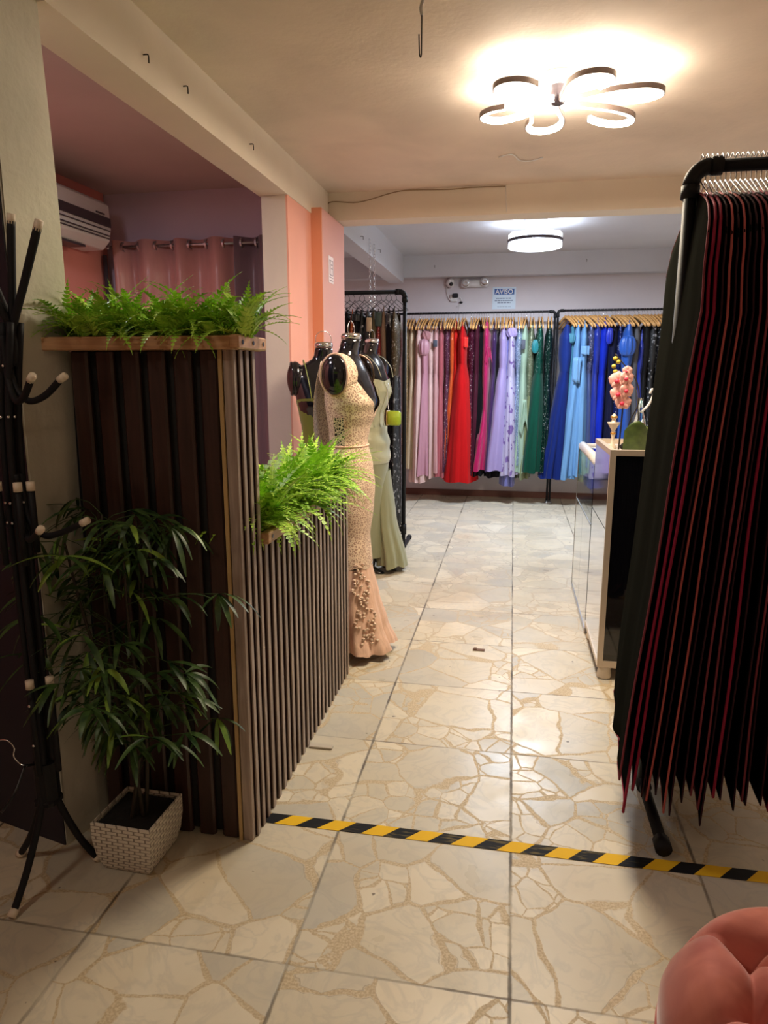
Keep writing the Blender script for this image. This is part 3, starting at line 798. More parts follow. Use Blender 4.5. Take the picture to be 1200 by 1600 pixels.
# sage satin gown mannequin
m3loc = (-.965, 4.70, 0); m3rz = math.radians(-14)
mannequin('black mannequin nearest the pipe rack wearing a sage corset gown', m3loc, m3rz, zs=1.03)
r = thing('evening_dress', 'sage green satin corset gown with a side slit beside the black rack', 'dress', m3loc, m3rz)
sage = fabric('sage satin', lin(180, 180, 150), 'satin'); sagedark = fabric('sage satin skirt', lin(146, 148, 116), 'satin')
tab = [(1.335, .015, 0, .108, .150), (1.27, .022, 0, .122, .150), (1.20, .012, 0, .106, .136), (1.12, .0, 0, .084, .116), (1.07, 0, 0, .082, .114), (1.00, 0, 0, .094, .135)]
MB().loft(gown_mesh(tab, 8, .015, 9, lambda a: .02 * abs(math.sin(a * 1.5 + .4))), cap=False).build('corset', sage, r, True)
m = MB()
for s in (-1, 1):
    for a0 in (.25, .75, 1.25):
        m.tube([(interp(tab, z)[0] + (interp(tab, z)[2] + .008) * math.cos(s * a0 * (1 - .12 * (1.33 - z))), (interp(tab, z)[3] + .008) * math.sin(s * a0 * (1 - .2 * (1.33 - z))), z) for z in [1.33 - .025 * i for i in range(13)]], .0022, 5)
m.build('boning', sage, r, True)
for s in (-1, 1):
    MB().tube(smoothpath([(.13, s * .095, 1.36), (.10, s * .11, 1.44), (.02, s * .11, 1.505), (-.06, s * .09, 1.46), (-.10, s * .08, 1.36)], 5), .003, 5).build('strap', sage, r, True)
# draped hip with diagonal pleats
tabh = [(1.03, 0, 0, .096, .138), (.95, 0, 0, .114, .160), (.86, .0, 0, .122, .172), (.78, 0, 0, .118, .168)]
rings = []
for i in range(31):
    z = 1.03 - .25 * i / 30; cx, cy, rx, ry = interp(tabh, z); rings.append([(cx + (rx + .010 + .005 * math.sin(60 * (z + .05 * math.cos(a)))) * math.cos(a), (ry + .010 + .005 * math.sin(60 * (z + .05 * math.cos(a)))) * math.sin(a), z) for a in [TAU * j / 48 for j in range(48)]])
MB().loft(rings, cap=False).build('hip_drape', sage, r, True)
tab = [(.80, 0, 0, .116, .165), (.6, -.01, 0, .11, .155), (.3, -.03, 0, .12, .15), (.12, -.04, 0, .13, .16)]
MB().loft(gown_mesh(tab, 6, .08, 12), cap=False).build('skirt', sagedark, r, True)
tab = [(.72, .06, .06, .05, .09), (.4, .10, .06, .05, .10), (.045, .15, .07, .09, .13)]
MB().loft(gown_mesh(tab, 5, .2, 13), cap=False).build('train_panel', sagedark, r, True)
r = thing('clutch_bag', 'small lime green clutch bag hanging on a thin strap by the sage gown', 'bag', (-.765, 4.52, 1.10), math.radians(-25))
MB().box(-.048, .048, -.02, .02, -.05, .045, .010).build('body', plain('lime satin', lin(160, 190, 50), .45, bump=.3), r, True)
MB().box(-.052, -.044, -.022, .022, -.052, .047, .004).build('side_band', plain('tan band', lin(180, 150, 80), .4), r)
MB().tube(smoothpath([(-.045, 0, .045), (-.07, .02, .13), (-.09, .06, .22)], 6), .0018, 5).build('chain_strap', M['steel'], r, True)

# ------------------------------------------------------------------ hangers
def make_hanger(name, label, group, mat, wire=False, half=.20, drop=.105):
    r = thing(name, label, 'hanger', (0, 0, 0), 0, group)
    hk = [(0, .0, -.055), (0, .0, -.03), (0, .012, -.018), (0, .020, .0), (0, .010, .017), (0, -.006, .019), (0, -.019, .006)]
    hk = [(x, y, z - .006) for x, y, z in hk]
    if wire:
        P = smoothpath([(0, 0, -.055), (0, .05, -.085), (0, half, -.055 - drop)], 6); P2 = [(p.x, -p.y, p.z) for p in P]
        MB().tube(P, .0022, 5).tube(P2, .0022, 5).tube([(0, half, -.055 - drop), (0, -half, -.055 - drop)], .0022, 5).build('arms', mat, r, True)
        MB().tube(smoothpath(hk, 4), .0018, 5).build('hook', mat, r, True)
    else:
        m = MB(); rings = []
        for i in range(17):
            t = -1 + i / 8; y = half * t; z = -.062 - drop * abs(t) ** 1.25; h = .017 - .004 * abs(t)
            rings.append([(.0065, y, z - h), (.0065, y, z + h * .6), (0, y, z + h), (-.0065, y, z + h * .6), (-.0065, y, z - h)])
        m.loft(rings); m.build('arms', mat, r, True)
        MB().tube(smoothpath(hk, 4), .0016, 5).build('hook', M['chrome'], r, True)
    return r

RZ = 2.02; RY = 7.64
# ------------------------------------------------------------------ racks
def pipe_rack(label, x0, x1, y, z, rad, feet, loc=None, elbow=.03):
    r = thing('clothes_rack', label, 'clothes rack', (x0, y, 0))
    L = x1 - x0
    MB().tube([(elbow, 0, z), (L - elbow, 0, z)], rad, 14).build('rail', M['pipe'], r, True)
    for s, x in ((1, 0), (-1, L)):
        p = MB().tube([(x, 0, .03), (x, 0, z - elbow)], rad, 14).build('pole', M['pipe'], r, True)
        arc = [(x + s * elbow * (1 - math.cos(a)), 0, z - elbow + elbow * math.sin(a)) for a in [PI / 2 * i / 6 for i in range(7)]]
        MB().tube(arc, rad * 1.3, 14).tube([(x, 0, z - elbow - .035), (x, 0, z - elbow)], rad * 1.45, 14).tube([(x + s * elbow, 0, z), (x + s * (elbow + .03), 0, z)], rad * 1.45, 14).build('elbow', M['pipe'], r, True)
        if feet:
            MB().tube([(x, -feet, .032), (x, feet, .032)], rad, 12).build('foot', M['pipe'], r, True)
            for y0, y1 in ((-feet - .012, -feet + .03), (feet - .03, feet + .012), (-.03, .03)):
                MB().tube([(x, y0, .032), (x, y1, .032)], rad * 1.4, 12).build('foot_joint', M['pipe'], r, True)
        else:
            MB().lathe([(rad * 2.6, .0), (rad * 2.6, .008), (rad * 1.5, .014), (rad * 1.5, .03)], 14, (x, 0, 0)).build('flange', M['steel'], r, True)
    return r
rb = pipe_rack('long black pipe rack on the back wall holding pink to green dresses', -1.95, .40, RY, RZ, .0115, 0)
rc = pipe_rack('black pipe rack on the back wall behind the counter holding the blue dresses', .428, 1.85, RY, RZ + .008, .0115, 0)
rl = pipe_rack('black pipe rack of dark dresses behind the mannequins', -2.35, -.822, 5.32, 1.985, .0155, .31, elbow=.04)
MB().tube([(0, 0, .17), (1.528, 0, .17)], .0145, 12).build('lower_bar', M['pipe'], rl, True)
MB().tube([(1.528, 0, .13), (1.528, 0, .21)], .022, 12).tube([(1.48, 0, .17), (1.53, 0, .17)], .021, 12).build('tee_joint', M['pipe'], rl, True)
rr_ = pipe_rack('thick black pipe rack in the foreground packed with black garments', .475, 1.75, 2.23, 1.955, .0175, .33, elbow=.05)

# ------------------------------------------------------------------ dresses on the back wall
HANG = make_hanger('wooden_hanger', 'light wooden hanger on the left back rack from champagne to green dresses', 'wooden hangers of the left back rack', M['hanger'])
hang_first = [True]
def hang(x, y, z, rz, label, group):
    o = HANG if hang_first[0] else copy_tree(HANG); hang_first[0] = False
    o.location = (x, y, z); o.rotation_euler = (random.uniform(-.02, .02), 0, rz)
    o['label'] = label; o['group'] = group
    return o

def dress(x, hemz, hemw, color, kind, label, bod=None, bkind=None, top=1.84, sh=.030, waistz=1.38, ydepth=.17, lean=0.0, folds=6, amp=.24, seed=0, extras=(), waist=None, y=None, rz=0.0, bodw=None):
    y = RY if y is None else y
    r = thing('dress', label, 'dress', (x, y, 0), rz)
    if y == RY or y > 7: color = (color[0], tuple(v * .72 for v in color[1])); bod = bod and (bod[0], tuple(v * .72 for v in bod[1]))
    fm = fabric(color[0], color[1], kind)
    bm_ = fm if bod is None else fabric(bod[0], bod[1], bkind or 'satin')
    ww = waist or max(.022, min(.045, hemw * .42)); bw = bodw or sh * 1.25
    tb = [(top, 0, 0, sh * .8, ydepth * .72), (top - .10, 0, 0, bw, ydepth * .95), (top - .25, 0, 0, bw * 1.05, ydepth * .85), (waistz, 0, 0, ww, ydepth * .72)]
    def nk(a): return -.05 * abs(math.cos(a)) ** 3 + .035 * abs(math.sin(a))
    MB().loft(gown_mesh(tb, 4, .05, seed, nk, n=36), cap=False).build('bodice', bm_, r, True)
    tb = [(waistz + .01, 0, 0, ww, ydepth * .72), (waistz - .2, lean * .2, 0, ww + (hemw - ww) * .32, ydepth * .9), ((waistz + hemz) / 2, lean * .5, 0, ww + (hemw - ww) * .62, ydepth * 1.0), (hemz, lean, 0, hemw, ydepth * 1.12)]
    MB().loft(gown_mesh(tb, folds, amp, seed + 1, n=64), cap=False).build('skirt', fm, r, True)
    for s in (-1, 1):
        MB().tube([(0, s * ydepth * .62, top + .02), (0, s * ydepth * .6, top + .075)], .004, 5).build('strap', bm_, r, True)
    for e in extras:
        kind_, (ex, ey, ez), (rx, ry, rz_), c, kk = e
        mm = fabric(c[0] + ' trim', tuple(v * .75 for v in c[1]), kk)
        m = MB()
        if kind_ == 'puff_sleeve':
            rings = [[(ex + rx * math.sin(PI * t) ** .6 * (1 + .14 * math.sin(9 * a)) * math.cos(a), ey + ry * math.sin(PI * t) ** .6 * (1 + .14 * math.sin(9 * a)) * math.sin(a), ez + rz_ * math.cos(PI * t)) for a in [TAU * j / 36 for j in range(36)]] for t in [.04 + .92 * i / 10 for i in range(11)]]
            m.loft(rings)
        elif kind_ == 'ruffle':
            m.grid(lambda a, b: (ex + rx * (a - .5) * 2 * (.5 + b * .8), ey - ry - .012 * math.sin(a * 14 + 3 * b), ez - rz_ * b * (1 + .25 * math.sin(a * 7))), 24, 8)
        elif kind_ in ('bow', 'bow_tail'):
            m.grid(lambda a, b: (ex + rx * (a - .5) * 2, ey - ry + .01 * math.sin(a * 9), ez - rz_ * b * (1 + .1 * a)), 8, 6)
        elif kind_ in ('tag', 'collar'):
            m.box(ex - rx, ex + rx, ey - ry, ey + ry, ez - rz_, ez + rz_, .003)
        else:
            m.loft([[(ex + rx * math.sin(PI * t) ** .7 * (1 + .22 * math.sin(7 * a + 9 * t)) * math.cos(a), ey + ry * math.sin(PI * t) ** .7 * (1 + .22 * math.sin(7 * a + 9 * t)) * math.sin(a), ez - rz_ * math.cos(PI * t)) for a in [TAU * j / 32 for j in range(32)]] for t in [.05 + .9 * i_ / 10 for i_ in range(11)]])
        m.build(kind_, mm, r, True, solid=.004 if kind_ in ('ruffle', 'bow', 'bow_tail') else 0)
    return r

L = lin
def c(n, r, g, b): return (n, L(r, g, b))
gold = c('gold beige', 196, 165, 120); champ = c('champagne', 214, 190, 158); mauvepink = c('dusty mauve pink', 205, 150, 168); blush = c('pale blush', 236, 200, 196)
pinks = c('shell pink', 222, 170, 172); rose = c('old rose', 190, 98, 108); plum = c('plum sequin', 120, 70, 98); orange = c('burnt orange', 222, 88, 30)
redc = c('bright red', 205, 22, 26); red2 = c('scarlet', 225, 30, 22); burg = c('burgundy', 74, 18, 40); wine = c('dark wine', 92, 24, 56); blk = c('black cloth', 14, 12, 18)
mag = c('magenta', 190, 14, 96); purp = c('deep purple', 62, 32, 90); lav = c('lavender', 172, 156, 214); lilac = c('pale lilac', 196, 190, 226); peri = c('periwinkle', 130, 134, 208)
ice = c('ice blue', 170, 190, 226); mint = c('sage mint', 172, 200, 178); olive = c('olive sage', 128, 138, 96); emer = c('emerald', 14, 78, 62); forest = c('forest', 14, 58, 50)
navyb = c('sapphire', 22, 44, 122); teal = c('muted teal', 78, 140, 168); sky = c('sky blue', 120, 172, 226); steelb = c('steel blue', 66, 84, 140); royal = c('royal blue', 14, 44, 160)
cobalt = c('cobalt', 10, 44, 196); navy = c('navy', 18, 22, 56); azure = c('azure', 34, 92, 190); grey = c('slate grey', 98, 98, 104); ink = c('ink blue', 26, 40, 110)
D = [  # x, hem z, hem half width, colour, cloth, label, options
    (-1.145, .40, .045, gold, 'sequin', 'gold beige sequin gown at the left end of the back rack', dict(sh=.03)),
    (-1.085, .36, .05, champ, 'satin', 'champagne satin gown second from the left on the back rack', dict()),
    (-1.005, .22, .075, blush, 'tulle', 'pale blush gown with a long ragged tulle hem under a mauve one', dict(amp=.25)),
    (-.945, .30, .075, mauvepink, 'chiffon', 'dusty mauve pink gown with a big puffed bow sleeve', dict(lean=-.02, top=1.80, extras=[('puff_sleeve', (-.0, -.17, 1.66), (.055, .05, .085), mauvepink, 'satin')])),
    (-.885, .27, .05, blush, 'satin', 'pearly blush satin gown between the mauve and shell pink ones', dict(lean=.02, extras=[('rosette', (-.04, -.18, 1.78), (.045, .03, .05), c('dusty rose frill', 190, 135, 140), 'chiffon')])),
    (-.825, .33, .05, pinks, 'satin', 'shell pink pleated gown with a grey tag at the neckline', dict(lean=.02, extras=[('tag', (0, -.19, 1.70), (.022, .006, .035), c('grey card', 90, 95, 110), 'chiffon')])),
    (-.770, .28, .055, rose, 'satin', 'old rose satin gown with a gathered waist', dict(lean=.01, waistz=1.25)),
    (-.705, .34, .045, plum, 'sequin', 'glittering plum sequin gown left of the red gowns', dict(sh=.036)),
    (-.655, .37, .05, orange, 'satin', 'burnt orange gown peeking out behind the red tulle gown', dict(lean=-.03)),
    (-.615, .30, .06, red2, 'chiffon', 'scarlet chiffon gown tucked just left of the full red one', dict(top=1.86, lean=-.02)),
    (-.545, .24, .152, redc, 'tulle', 'full bright red tulle gown, widest dress on the back rack', dict(top=1.84, waistz=1.48, sh=.035, lean=.0, folds=9, amp=.08, ydepth=.23, y=RY - .04, extras=[('bow', (.03, -.19, 1.76), (.035, .01, .1), red2, 'satin')])),
    (-.450, .33, .055, wine, 'sequin', 'dark wine sequin gown right beside the full red gown', dict(top=1.87, sh=.04)),
    (-.395, .31, .06, burg, 'chiffon', 'burgundy pleated gown left of the magenta one', dict(top=1.86, sh=.035)),
    (-.345, .30, .05, blk, 'tulle', 'black underskirt gown showing below the magenta hem', dict(lean=-.02)),
    (-.295, .37, .075, mag, 'satin', 'magenta satin mermaid gown flaring out at the hem', dict(lean=-.055, top=1.88, waistz=1.0, waist=.03, sh=.032, extras=[('ruffle', (0.03, -.16, 1.66), (.03, .02, .14), mag, 'satin')])),
    (-.215, .36, .05, purp, 'satin', 'deep purple satin gown behind the lavender one', dict(top=1.83, lean=-.04)),
    (-.165, .29, .06, c('black tulle', 20, 14, 22), 'tulle', 'black tulle gown whose hem shows under the lavender gown', dict(lean=-.03, top=1.78)),
    (-.120, .37, .088, lav, 'satin', 'lavender satin ball gown with a square waist seam', dict(top=1.84, lean=-.055, folds=4, amp=.12, waistz=1.44, sh=.04)),
    (-.060, .20, .055, peri, 'satin', 'periwinkle satin gown hanging lowest under the floral lilac one', dict(lean=.03)),
    (-.035, .32, .085, lilac, 'floral', 'pale lilac gown printed with purple flowers', dict(lean=.02, waistz=1.35, extras=[('rosette', (.0, -.17, 1.80), (.05, .03, .05), lav, 'chiffon')])),
    (.040, .42, .04, ice, 'sequin', 'ice blue gown with sequins from shoulder to waist', dict(top=1.84, sh=.036)),
    (.095, .35, .06, mint, 'chiffon', 'sage mint gown with a cascading side ruffle', dict(lean=.0, sh=.035, extras=[('ruffle', (.025, -.17, 1.12), (.035, .03, .30), mint, 'chiffon'), ('tag', (-.01, -.2, 1.68), (.02, .006, .05), c('grey card', 90, 95, 110), 'chiffon')])),
    (.165, .28, .05, olive, 'satin', 'olive sage gown with a silvery sequin bodice', dict(lean=-.035, bod=c('silver sage sequin', 150, 160, 130), bkind='sequin', waistz=1.15)),
    (.250, .36, .10, emer, 'tulle', 'emerald green tulle gown with a beaded bodice', dict(lean=-.04, folds=8, bod=c('emerald beads', 20, 100, 84), bkind='sequin', extras=[('rosette', (-.045, -.17, 1.66), (.03, .02, .07), c('teal satin', 16, 128, 138), 'satin')])),
    (.345, .36, .05, forest, 'sequin', 'dark forest green sequin gown beside the rack pole', dict(lean=-.01)),
    # right bay
    (.520, .30, .10, navyb, 'tulle', 'sapphire blue tulle gown first right of the rack pole', dict(lean=-.09, sh=.05, waistz=1.40, bod=c('sapphire pleats', 26, 52, 134), bkind='chiffon', folds=8)),
    (.580, .34, .045, teal, 'chiffon', 'muted teal gown sliver between sapphire and sky blue gowns', dict(lean=-.02, extras=[('puff_sleeve', (-.02, -.19, 1.74), (.04, .03, .05), teal, 'chiffon')])),
    (.625, .30, .08, sky, 'tulle', 'sky blue tiered gown with a bow hanging at the waist', dict(lean=-.06, extras=[('bow_tail', (0, -.185, 1.55), (.035, .02, .24), sky, 'satin')])),
    (.690, .33, .085, sky, 'chiffon', 'light blue chiffon gown with a flared ruffled hem', dict(lean=-.0, waistz=1.45, extras=[('bow', (0.01, -.19, 1.66), (.04, .01, .08), sky, 'satin')])),
    (.760, .42, .05, steelb, 'satin', 'steel blue gown with a short sequin jacket', dict(lean=.02, bod=c('steel sequin', 96, 104, 150), bkind='sequin', top=1.86, sh=.045)),
    (.820, .40, .05, royal, 'satin', 'royal blue satin gown left of the pleated cobalt one', dict(top=1.87, sh=.04)),
    (.895, .36, .06, cobalt, 'chiffon', 'cobalt blue pleated gown with short sleeves', dict(top=1.87, sh=.045, lean=-.03, extras=[('puff_sleeve', (.04, -.18, 1.76), (.03, .03, .08), cobalt, 'satin')])),
    (.985, .38, .055, navy, 'chiffon', 'dark navy gown right behind the orchid', dict(sh=.045)),
    (1.045, .38, .05, ink, 'sequin', 'ink blue sequin gown left of the puff sleeved azure one', dict()),
    (1.120, .38, .075, azure, 'satin', 'azure satin gown with a huge gathered puff sleeve', dict(lean=.02, sh=.05, extras=[('puff_sleeve', (-.01, -.18, 1.66), (.075, .05, .10), azure, 'satin')])),
    (1.205, .62, .06, grey, 'chiffon', 'slate grey gown with a pointed draped hem', dict(lean=.05, sh=.04)),
    (1.255, .75, .05, royal, 'satin', 'royal blue gown hem glimpsed below the grey drape', dict(lean=.03, top=1.75)),
    (1.300, .38, .05, c('black crepe', 16, 15, 20), 'chiffon', 'plain black crepe gown right of the slate grey one', dict(sh=.045)),
    (1.365, .38, .055, c('black lace', 14, 14, 18), 'embroidered', 'black gown with silver embroidery beside the foreground rack', dict(sh=.05)),
    (1.430, .38, .05, c('jet sequin', 22, 22, 28), 'sequin', 'jet black sequin gown at the right end of the back rack', dict(sh=.045)),
]
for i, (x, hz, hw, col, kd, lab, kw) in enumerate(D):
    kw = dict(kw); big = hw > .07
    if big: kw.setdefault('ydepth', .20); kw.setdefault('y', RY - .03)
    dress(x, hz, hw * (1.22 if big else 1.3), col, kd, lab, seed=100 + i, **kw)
    rightbay = x > .43
    rz = random.uniform(.28, .5) if rightbay else random.uniform(-.12, .12)
    lb = 'light wooden hanger on the right back rack above the blue and black dresses' if rightbay else 'light wooden hanger on the left back rack from champagne to green dresses'
    gp = 'wooden hangers of the right back rack' if rightbay else 'wooden hangers of the left back rack'
    z = RZ + (.008 if rightbay else 0)
    for q in ((-.012, .016) if not rightbay else (-.016, .016)):
        hang(x + q + random.uniform(-.004, .004), RY, z, rz + random.uniform(-.05, .05), lb, gp)

# ------------------------------------------------------------------ dark dresses on the left rack
WH = make_hanger('wire_hanger', 'thin black wire hanger on the dark dress rack', 'wire hangers of the dark dress rack', M['black'], True, .13, .085)
WH.location = (-.87, 5.32, 1.985)
wf = [True]
LD = [(-.885, .20, .035, c('black lace', 14, 14, 18), 'embroidered', 'black lace dress at the pole end of the dark rack', dict(bod=c('beaded dark gold', 84, 72, 52), bkind='sequin')),
      (-.925, .10, .04, c('black tulle', 20, 14, 22), 'tulle', 'long black tulle dress second from the rack pole', dict(extras=[('collar', (.0, -.12, 1.76), (.02, .012, .06), c('grey sequin', 90, 90, 95), 'sequin')])),
      (-.965, .13, .032, c('taupe chiffon', 120, 96, 80), 'chiffon', 'taupe chiffon dress third from the rack pole', dict()),
      (-1.0, .22, .03, c('copper sequin', 130, 50, 50), 'sequin', 'copper red sequin dress under a grey scarf on the dark rack', dict(top=1.76, extras=[('collar', (.0, -.12, 1.78), (.024, .012, .05), c('grey green cloth', 80, 95, 90), 'chiffon')])),
      (-1.04, .14, .04, c('khaki chiffon', 82, 72, 52), 'chiffon', 'khaki brown dress beside the copper one', dict()),
      (-1.085, .12, .04, c('black satin', 16, 15, 20), 'satin', 'black satin dress with a white label at the collar', dict(extras=[('tag', (0.02, -.15, 1.74), (.02, .006, .05), champ, 'satin')])),
      (-1.13, .16, .04, c('black lace', 14, 14, 18), 'embroidered', 'black embroidered dress behind the front mannequin neck', dict()),
      (-1.17, .2, .035, c('black crepe', 16, 15, 20), 'chiffon', 'black crepe dress with a satin bow at the hook', dict(extras=[('bow', (0, -.12, 1.82), (.03, .012, .05), blk, 'satin')])),
      (-1.205, .3, .03, c('bronze sequin', 170, 84, 40), 'sequin', 'short bronze and gold sequin dress on the dark rack', dict(top=1.78)),
      (-1.245, .2, .035, c('black tulle', 20, 14, 22), 'tulle', 'black tulle dress beside the bronze sequin one', dict()),
      (-1.29, .2, .035, c('slate grey', 98, 98, 104), 'satin', 'grey satin dress on the dark rack near the column', dict()),
      (-1.325, .2, .032, c('mauve brown lace', 110, 80, 82), 'sequin', 'mauve brown sequin dress on the dark rack near the column', dict()),
      (-1.36, .3, .035, c('beige wool', 160, 130, 110), 'chiffon', 'beige jacket like dress near the column', dict(top=1.78)),
      (-1.405, .2, .035, c('black velvet', 12, 11, 14), 'velvet', 'black velvet dress at the column end of the dark rack', dict())]
for i, (x, hz, hw, col, kd, lab, kw) in enumerate(LD):
    kw = dict(kw); kw.setdefault('top', 1.80)
    dress(x, hz, hw, col, kd, lab, seed=300 + i, y=5.32, ydepth=.15, sh=.026, waistz=1.36, folds=5, amp=.22, **kw)
    for q in (0,):
        o = WH if wf[0] else copy_tree(WH); wf[0] = False
        o.location = (x, 5.32, 1.985); o.rotation_euler = (0, 0, random.choice((-1, 1)) * random.uniform(.7, 1.1))

# ------------------------------------------------------------------ foreground garments
GH = make_hanger('wire_hanger', 'chrome wire hanger hook on the thick foreground rack', 'chrome hangers of the foreground rack', M['steel'], True, .10, .06)
gface = fabric('black garment cloth', (0.0065, 0.0065, 0.007), 'matte'); gface0 = fabric('olive black garment cloth', (0.012, 0.0125, 0.010), 'matte')
PIP = [('salmon pink', plain('salmon piping', lin(172, 82, 80), .8, spec=.3)), ('crimson', plain('crimson piping', lin(140, 22, 56), .8, spec=.3)), ('dark maroon', plain('maroon piping', lin(48, 12, 26), .8, spec=.3)), ('dusty rose', plain('rose piping', lin(124, 50, 62), .8, spec=.3))]
seq = [3, 1, 1, 2, 0, 2, 0, 2, 2, 3, 3, 2, 1, 2, 2, 3, 2, 2, 1, 2, 3, 2, 0, 2]
hem = [.23, .11, .20, .19, .16, .18, .15, .14, .16, .19, .17, .11, .19, .2, .18, .19, .17, .2, .19, .18, .2, .19, .18, .2]
names = {}
lab_first = ['black garment with dusty rose piping, leftmost on the foreground rack', 'black garment with crimson piping and a pointed hem, second on the foreground rack',
             'black garment with crimson piping right behind the pointed one', 'black garment with dark maroon piping, fourth from the near pole']
grg = random.Random(11)
rub = [0] + [grg.uniform(-.005, .005) for _ in range(30)]
for i in range(24):
    xn = .500 + i * .0132; xb = .330 + i * .0225 + (rub[i] * 1.9); far = .415 + i * .018
    zb = hem[i]; ci = seq[i]
    lab = lab_first[i] if i < 4 else 'black garment with %s piping packed on the foreground rack' % PIP[ci][0]
    grp = None if i < 4 else 'foreground rack garments with %s piping' % PIP[ci][0]
    r = thing('garment', lab, 'garment', (xn, 2.23, 0), 0, grp)
    def sheet(u, v, xn=xn, xb=xb, far=far, zb=zb, i=i):
        yn = -.30 - .02 * v + (.006 * math.sin(5 * v + i)); yf = .30 - .05 * max(0, v - .85) * 4
        y = yn + (yf - yn) * u
        yt = abs(y)
        zt = 1.885 - .10 * (yt / .3) - .09 * (yt / .3) ** 4
        zbt = zb + (.05 * u if u < .8 else .04 + .3 * (u - .8)) + .015 * math.sin(9 * u + i * 1.7)
        z = zt + (zbt - zt) * v
        h = (1.885 - z) / (1.885 - zb)
        lean = (xb - xn) * (1 - u) + (far - xn) * u
        x = lean * h ** .9 + (.010 * math.sin(6.5 * u + .4) + (.007 * math.sin(19 * u + 2 * h) if i == 0 else 0)) * h ** .6 + (.003 * math.sin(13 * h + i * .9) * h) - .018 * math.sin(PI * min(1, h * 5)) * (yt / .3) * (1 if y < 0 else .2)
        return (x, y, z)
    MB().grid(sheet, 22, 30).build('panel', gface0 if i == 0 else gface, r, True, solid=.0035)
    edge = [sheet(u, 0) for u in (1, .9, .8, .7, .6, .5, .4, .3, .2, .1)] + [sheet(0, v / 28) for v in range(29)] + [sheet(u / 10, 1) for u in range(1, 11)]
    rad = {0: .003, 1: .0040, 2: .0024, 3: .003}[ci]
    p = MB().tube(edge, rad, 6).build('piping', PIP[ci][1], r, True); p['label'] = PIP[ci][0] + ' piping'
    if i < 19:
        o = GH if i == 0 else copy_tree(GH)
        o.location = (xn, 2.23, 1.972); o.rotation_euler = (0, 0, grg.uniform(-.06, .06))

# ------------------------------------------------------------------ counter and glass case
root = thing('reception_counter', 'mirrored reception counter with a black glass end and champagne edging', 'counter', (.425, 3.11, 0))
w_, d_, h_ = .66, .56, 1.06
MB().box(.008, w_, .008, d_, .07, .985).build('body', M['shadowboard'], root)
MB().box(.02, w_ - .02, 0, .008, .09, 1.035).build('black_glass_end', M['blackglass'], root)
MB().box(0, .008, .012, d_ - .004, .085, .70).box(0, .008, .012, d_ - .004, .705, 1.035).build('mirror_panel', M['mirror'], root)
m = MB()
for (x0, x1, y0, y1, z0, z1) in ((-.003, .022, -.004, .012, .092, 1.035), (w_ - .02, w_, -.004, .012, .092, 1.035), (-.003, w_, -.004, .016, 1.035, 1.06), (-.003, w_, -.004, .012, .06, .092),
                                 (-.003, .02, .016, d_, 1.035, 1.06), (.02, w_, d_ - .02, d_, 1.035, 1.06), (w_ - .02, w_, .016, d_ - .02, 1.035, 1.06), (-.003, .008, .012, d_, .06, .085)):
    m.box(x0, x1, y0, y1, z0, z1)
m.build('edging', M['beige'], root)
MB().box(.02, w_ - .02, .016, d_ - .02, .985, 1.030).build('top_panel', plain('cream counter top', lin(225, 212, 200), .25), root)
for x, y in ((.035, .03), (w_ - .05, .03), (.035, d_ - .05), (w_ - .05, d_ - .05)):
    MB().lathe([(.03, 0), (.034, .01), (.028, .04), (.034, .058)], 16, (x, y, 0)).build('foot', M['glass'] if False else M['cap'], root, True)

root = thing('display_case', 'glass display case with a rounded white top rail behind the counter', 'display case', (.425, 3.69, 0))
CL = .86
MB().box(.006, .5, 0, CL, .02, .60).build('base', M['shadowboard'], root)
MB().box(0, .006, .004, CL / 2 - .002, .03, .60).box(0, .006, CL / 2 + .002, CL, .03, .60).build('mirror_panel', M['mirror'], root)
MB().box(0, .005, .0, CL, .605, .925).box(0, .5, CL - .005, CL, .605, .925).build('glass_front', M['glass'], root)
MB().box(.04, .5, 0, CL, .93, .936).build('glass_top', M['glass'], root)
MB().box(.006, .48, .0, CL - .01, .76, .765).build('glass_shelf', M['glass'], root)
P = [(.022, y, .935) for y in (0, CL / 2, CL)]
MB().tube(P, .026, 16).box(.49, .51, 0, CL, .60, .95).tube([(.022, CL, .935), (.5, CL, .935)], .016, 12).build('top_rail', M['whiteplastic'], root, True)
MB().box(-.002, .008, CL - .006, CL + .004, .02, .93).box(-.003, .008, 0, CL, .0, .03).box(-.002, .006, 0, CL, .598, .606).build('edging', M['steel'], root)
for (y, z, sx_, sy_, sz_, cc, lb) in ((.62, .606, .10, .07, .09, c('turquoise satin', 70, 180, 165), 'turquoise clutch purse on the case floor'), (.35, .606, .10, .08, .07, c('seafoam satin', 130, 205, 195), 'seafoam clutch purse on the case floor'),
                                      (.66, .766, .09, .07, .08, c('aqua satin', 90, 170, 190), 'aqua clutch purse on the glass shelf'), (.3, .766, .10, .09, .06, c('lilac satin', 170, 160, 215), 'lilac clutch purse on the glass shelf')):
    r = thing('clutch_purse', lb, 'purse', (.425 + .17, 3.69 + y, z + .001))
    MB().box(-sx_ / 2, sx_ / 2, -sy_, sy_, 0, sz_, .012).build('body', fabric(cc[0], cc[1], 'satin'), r, True)
    MB().tube([(0, -.02, sz_), (0, 0, sz_ + .006), (0, .02, sz_)], .005, 6).build('clasp', M['chrome'], r, True)

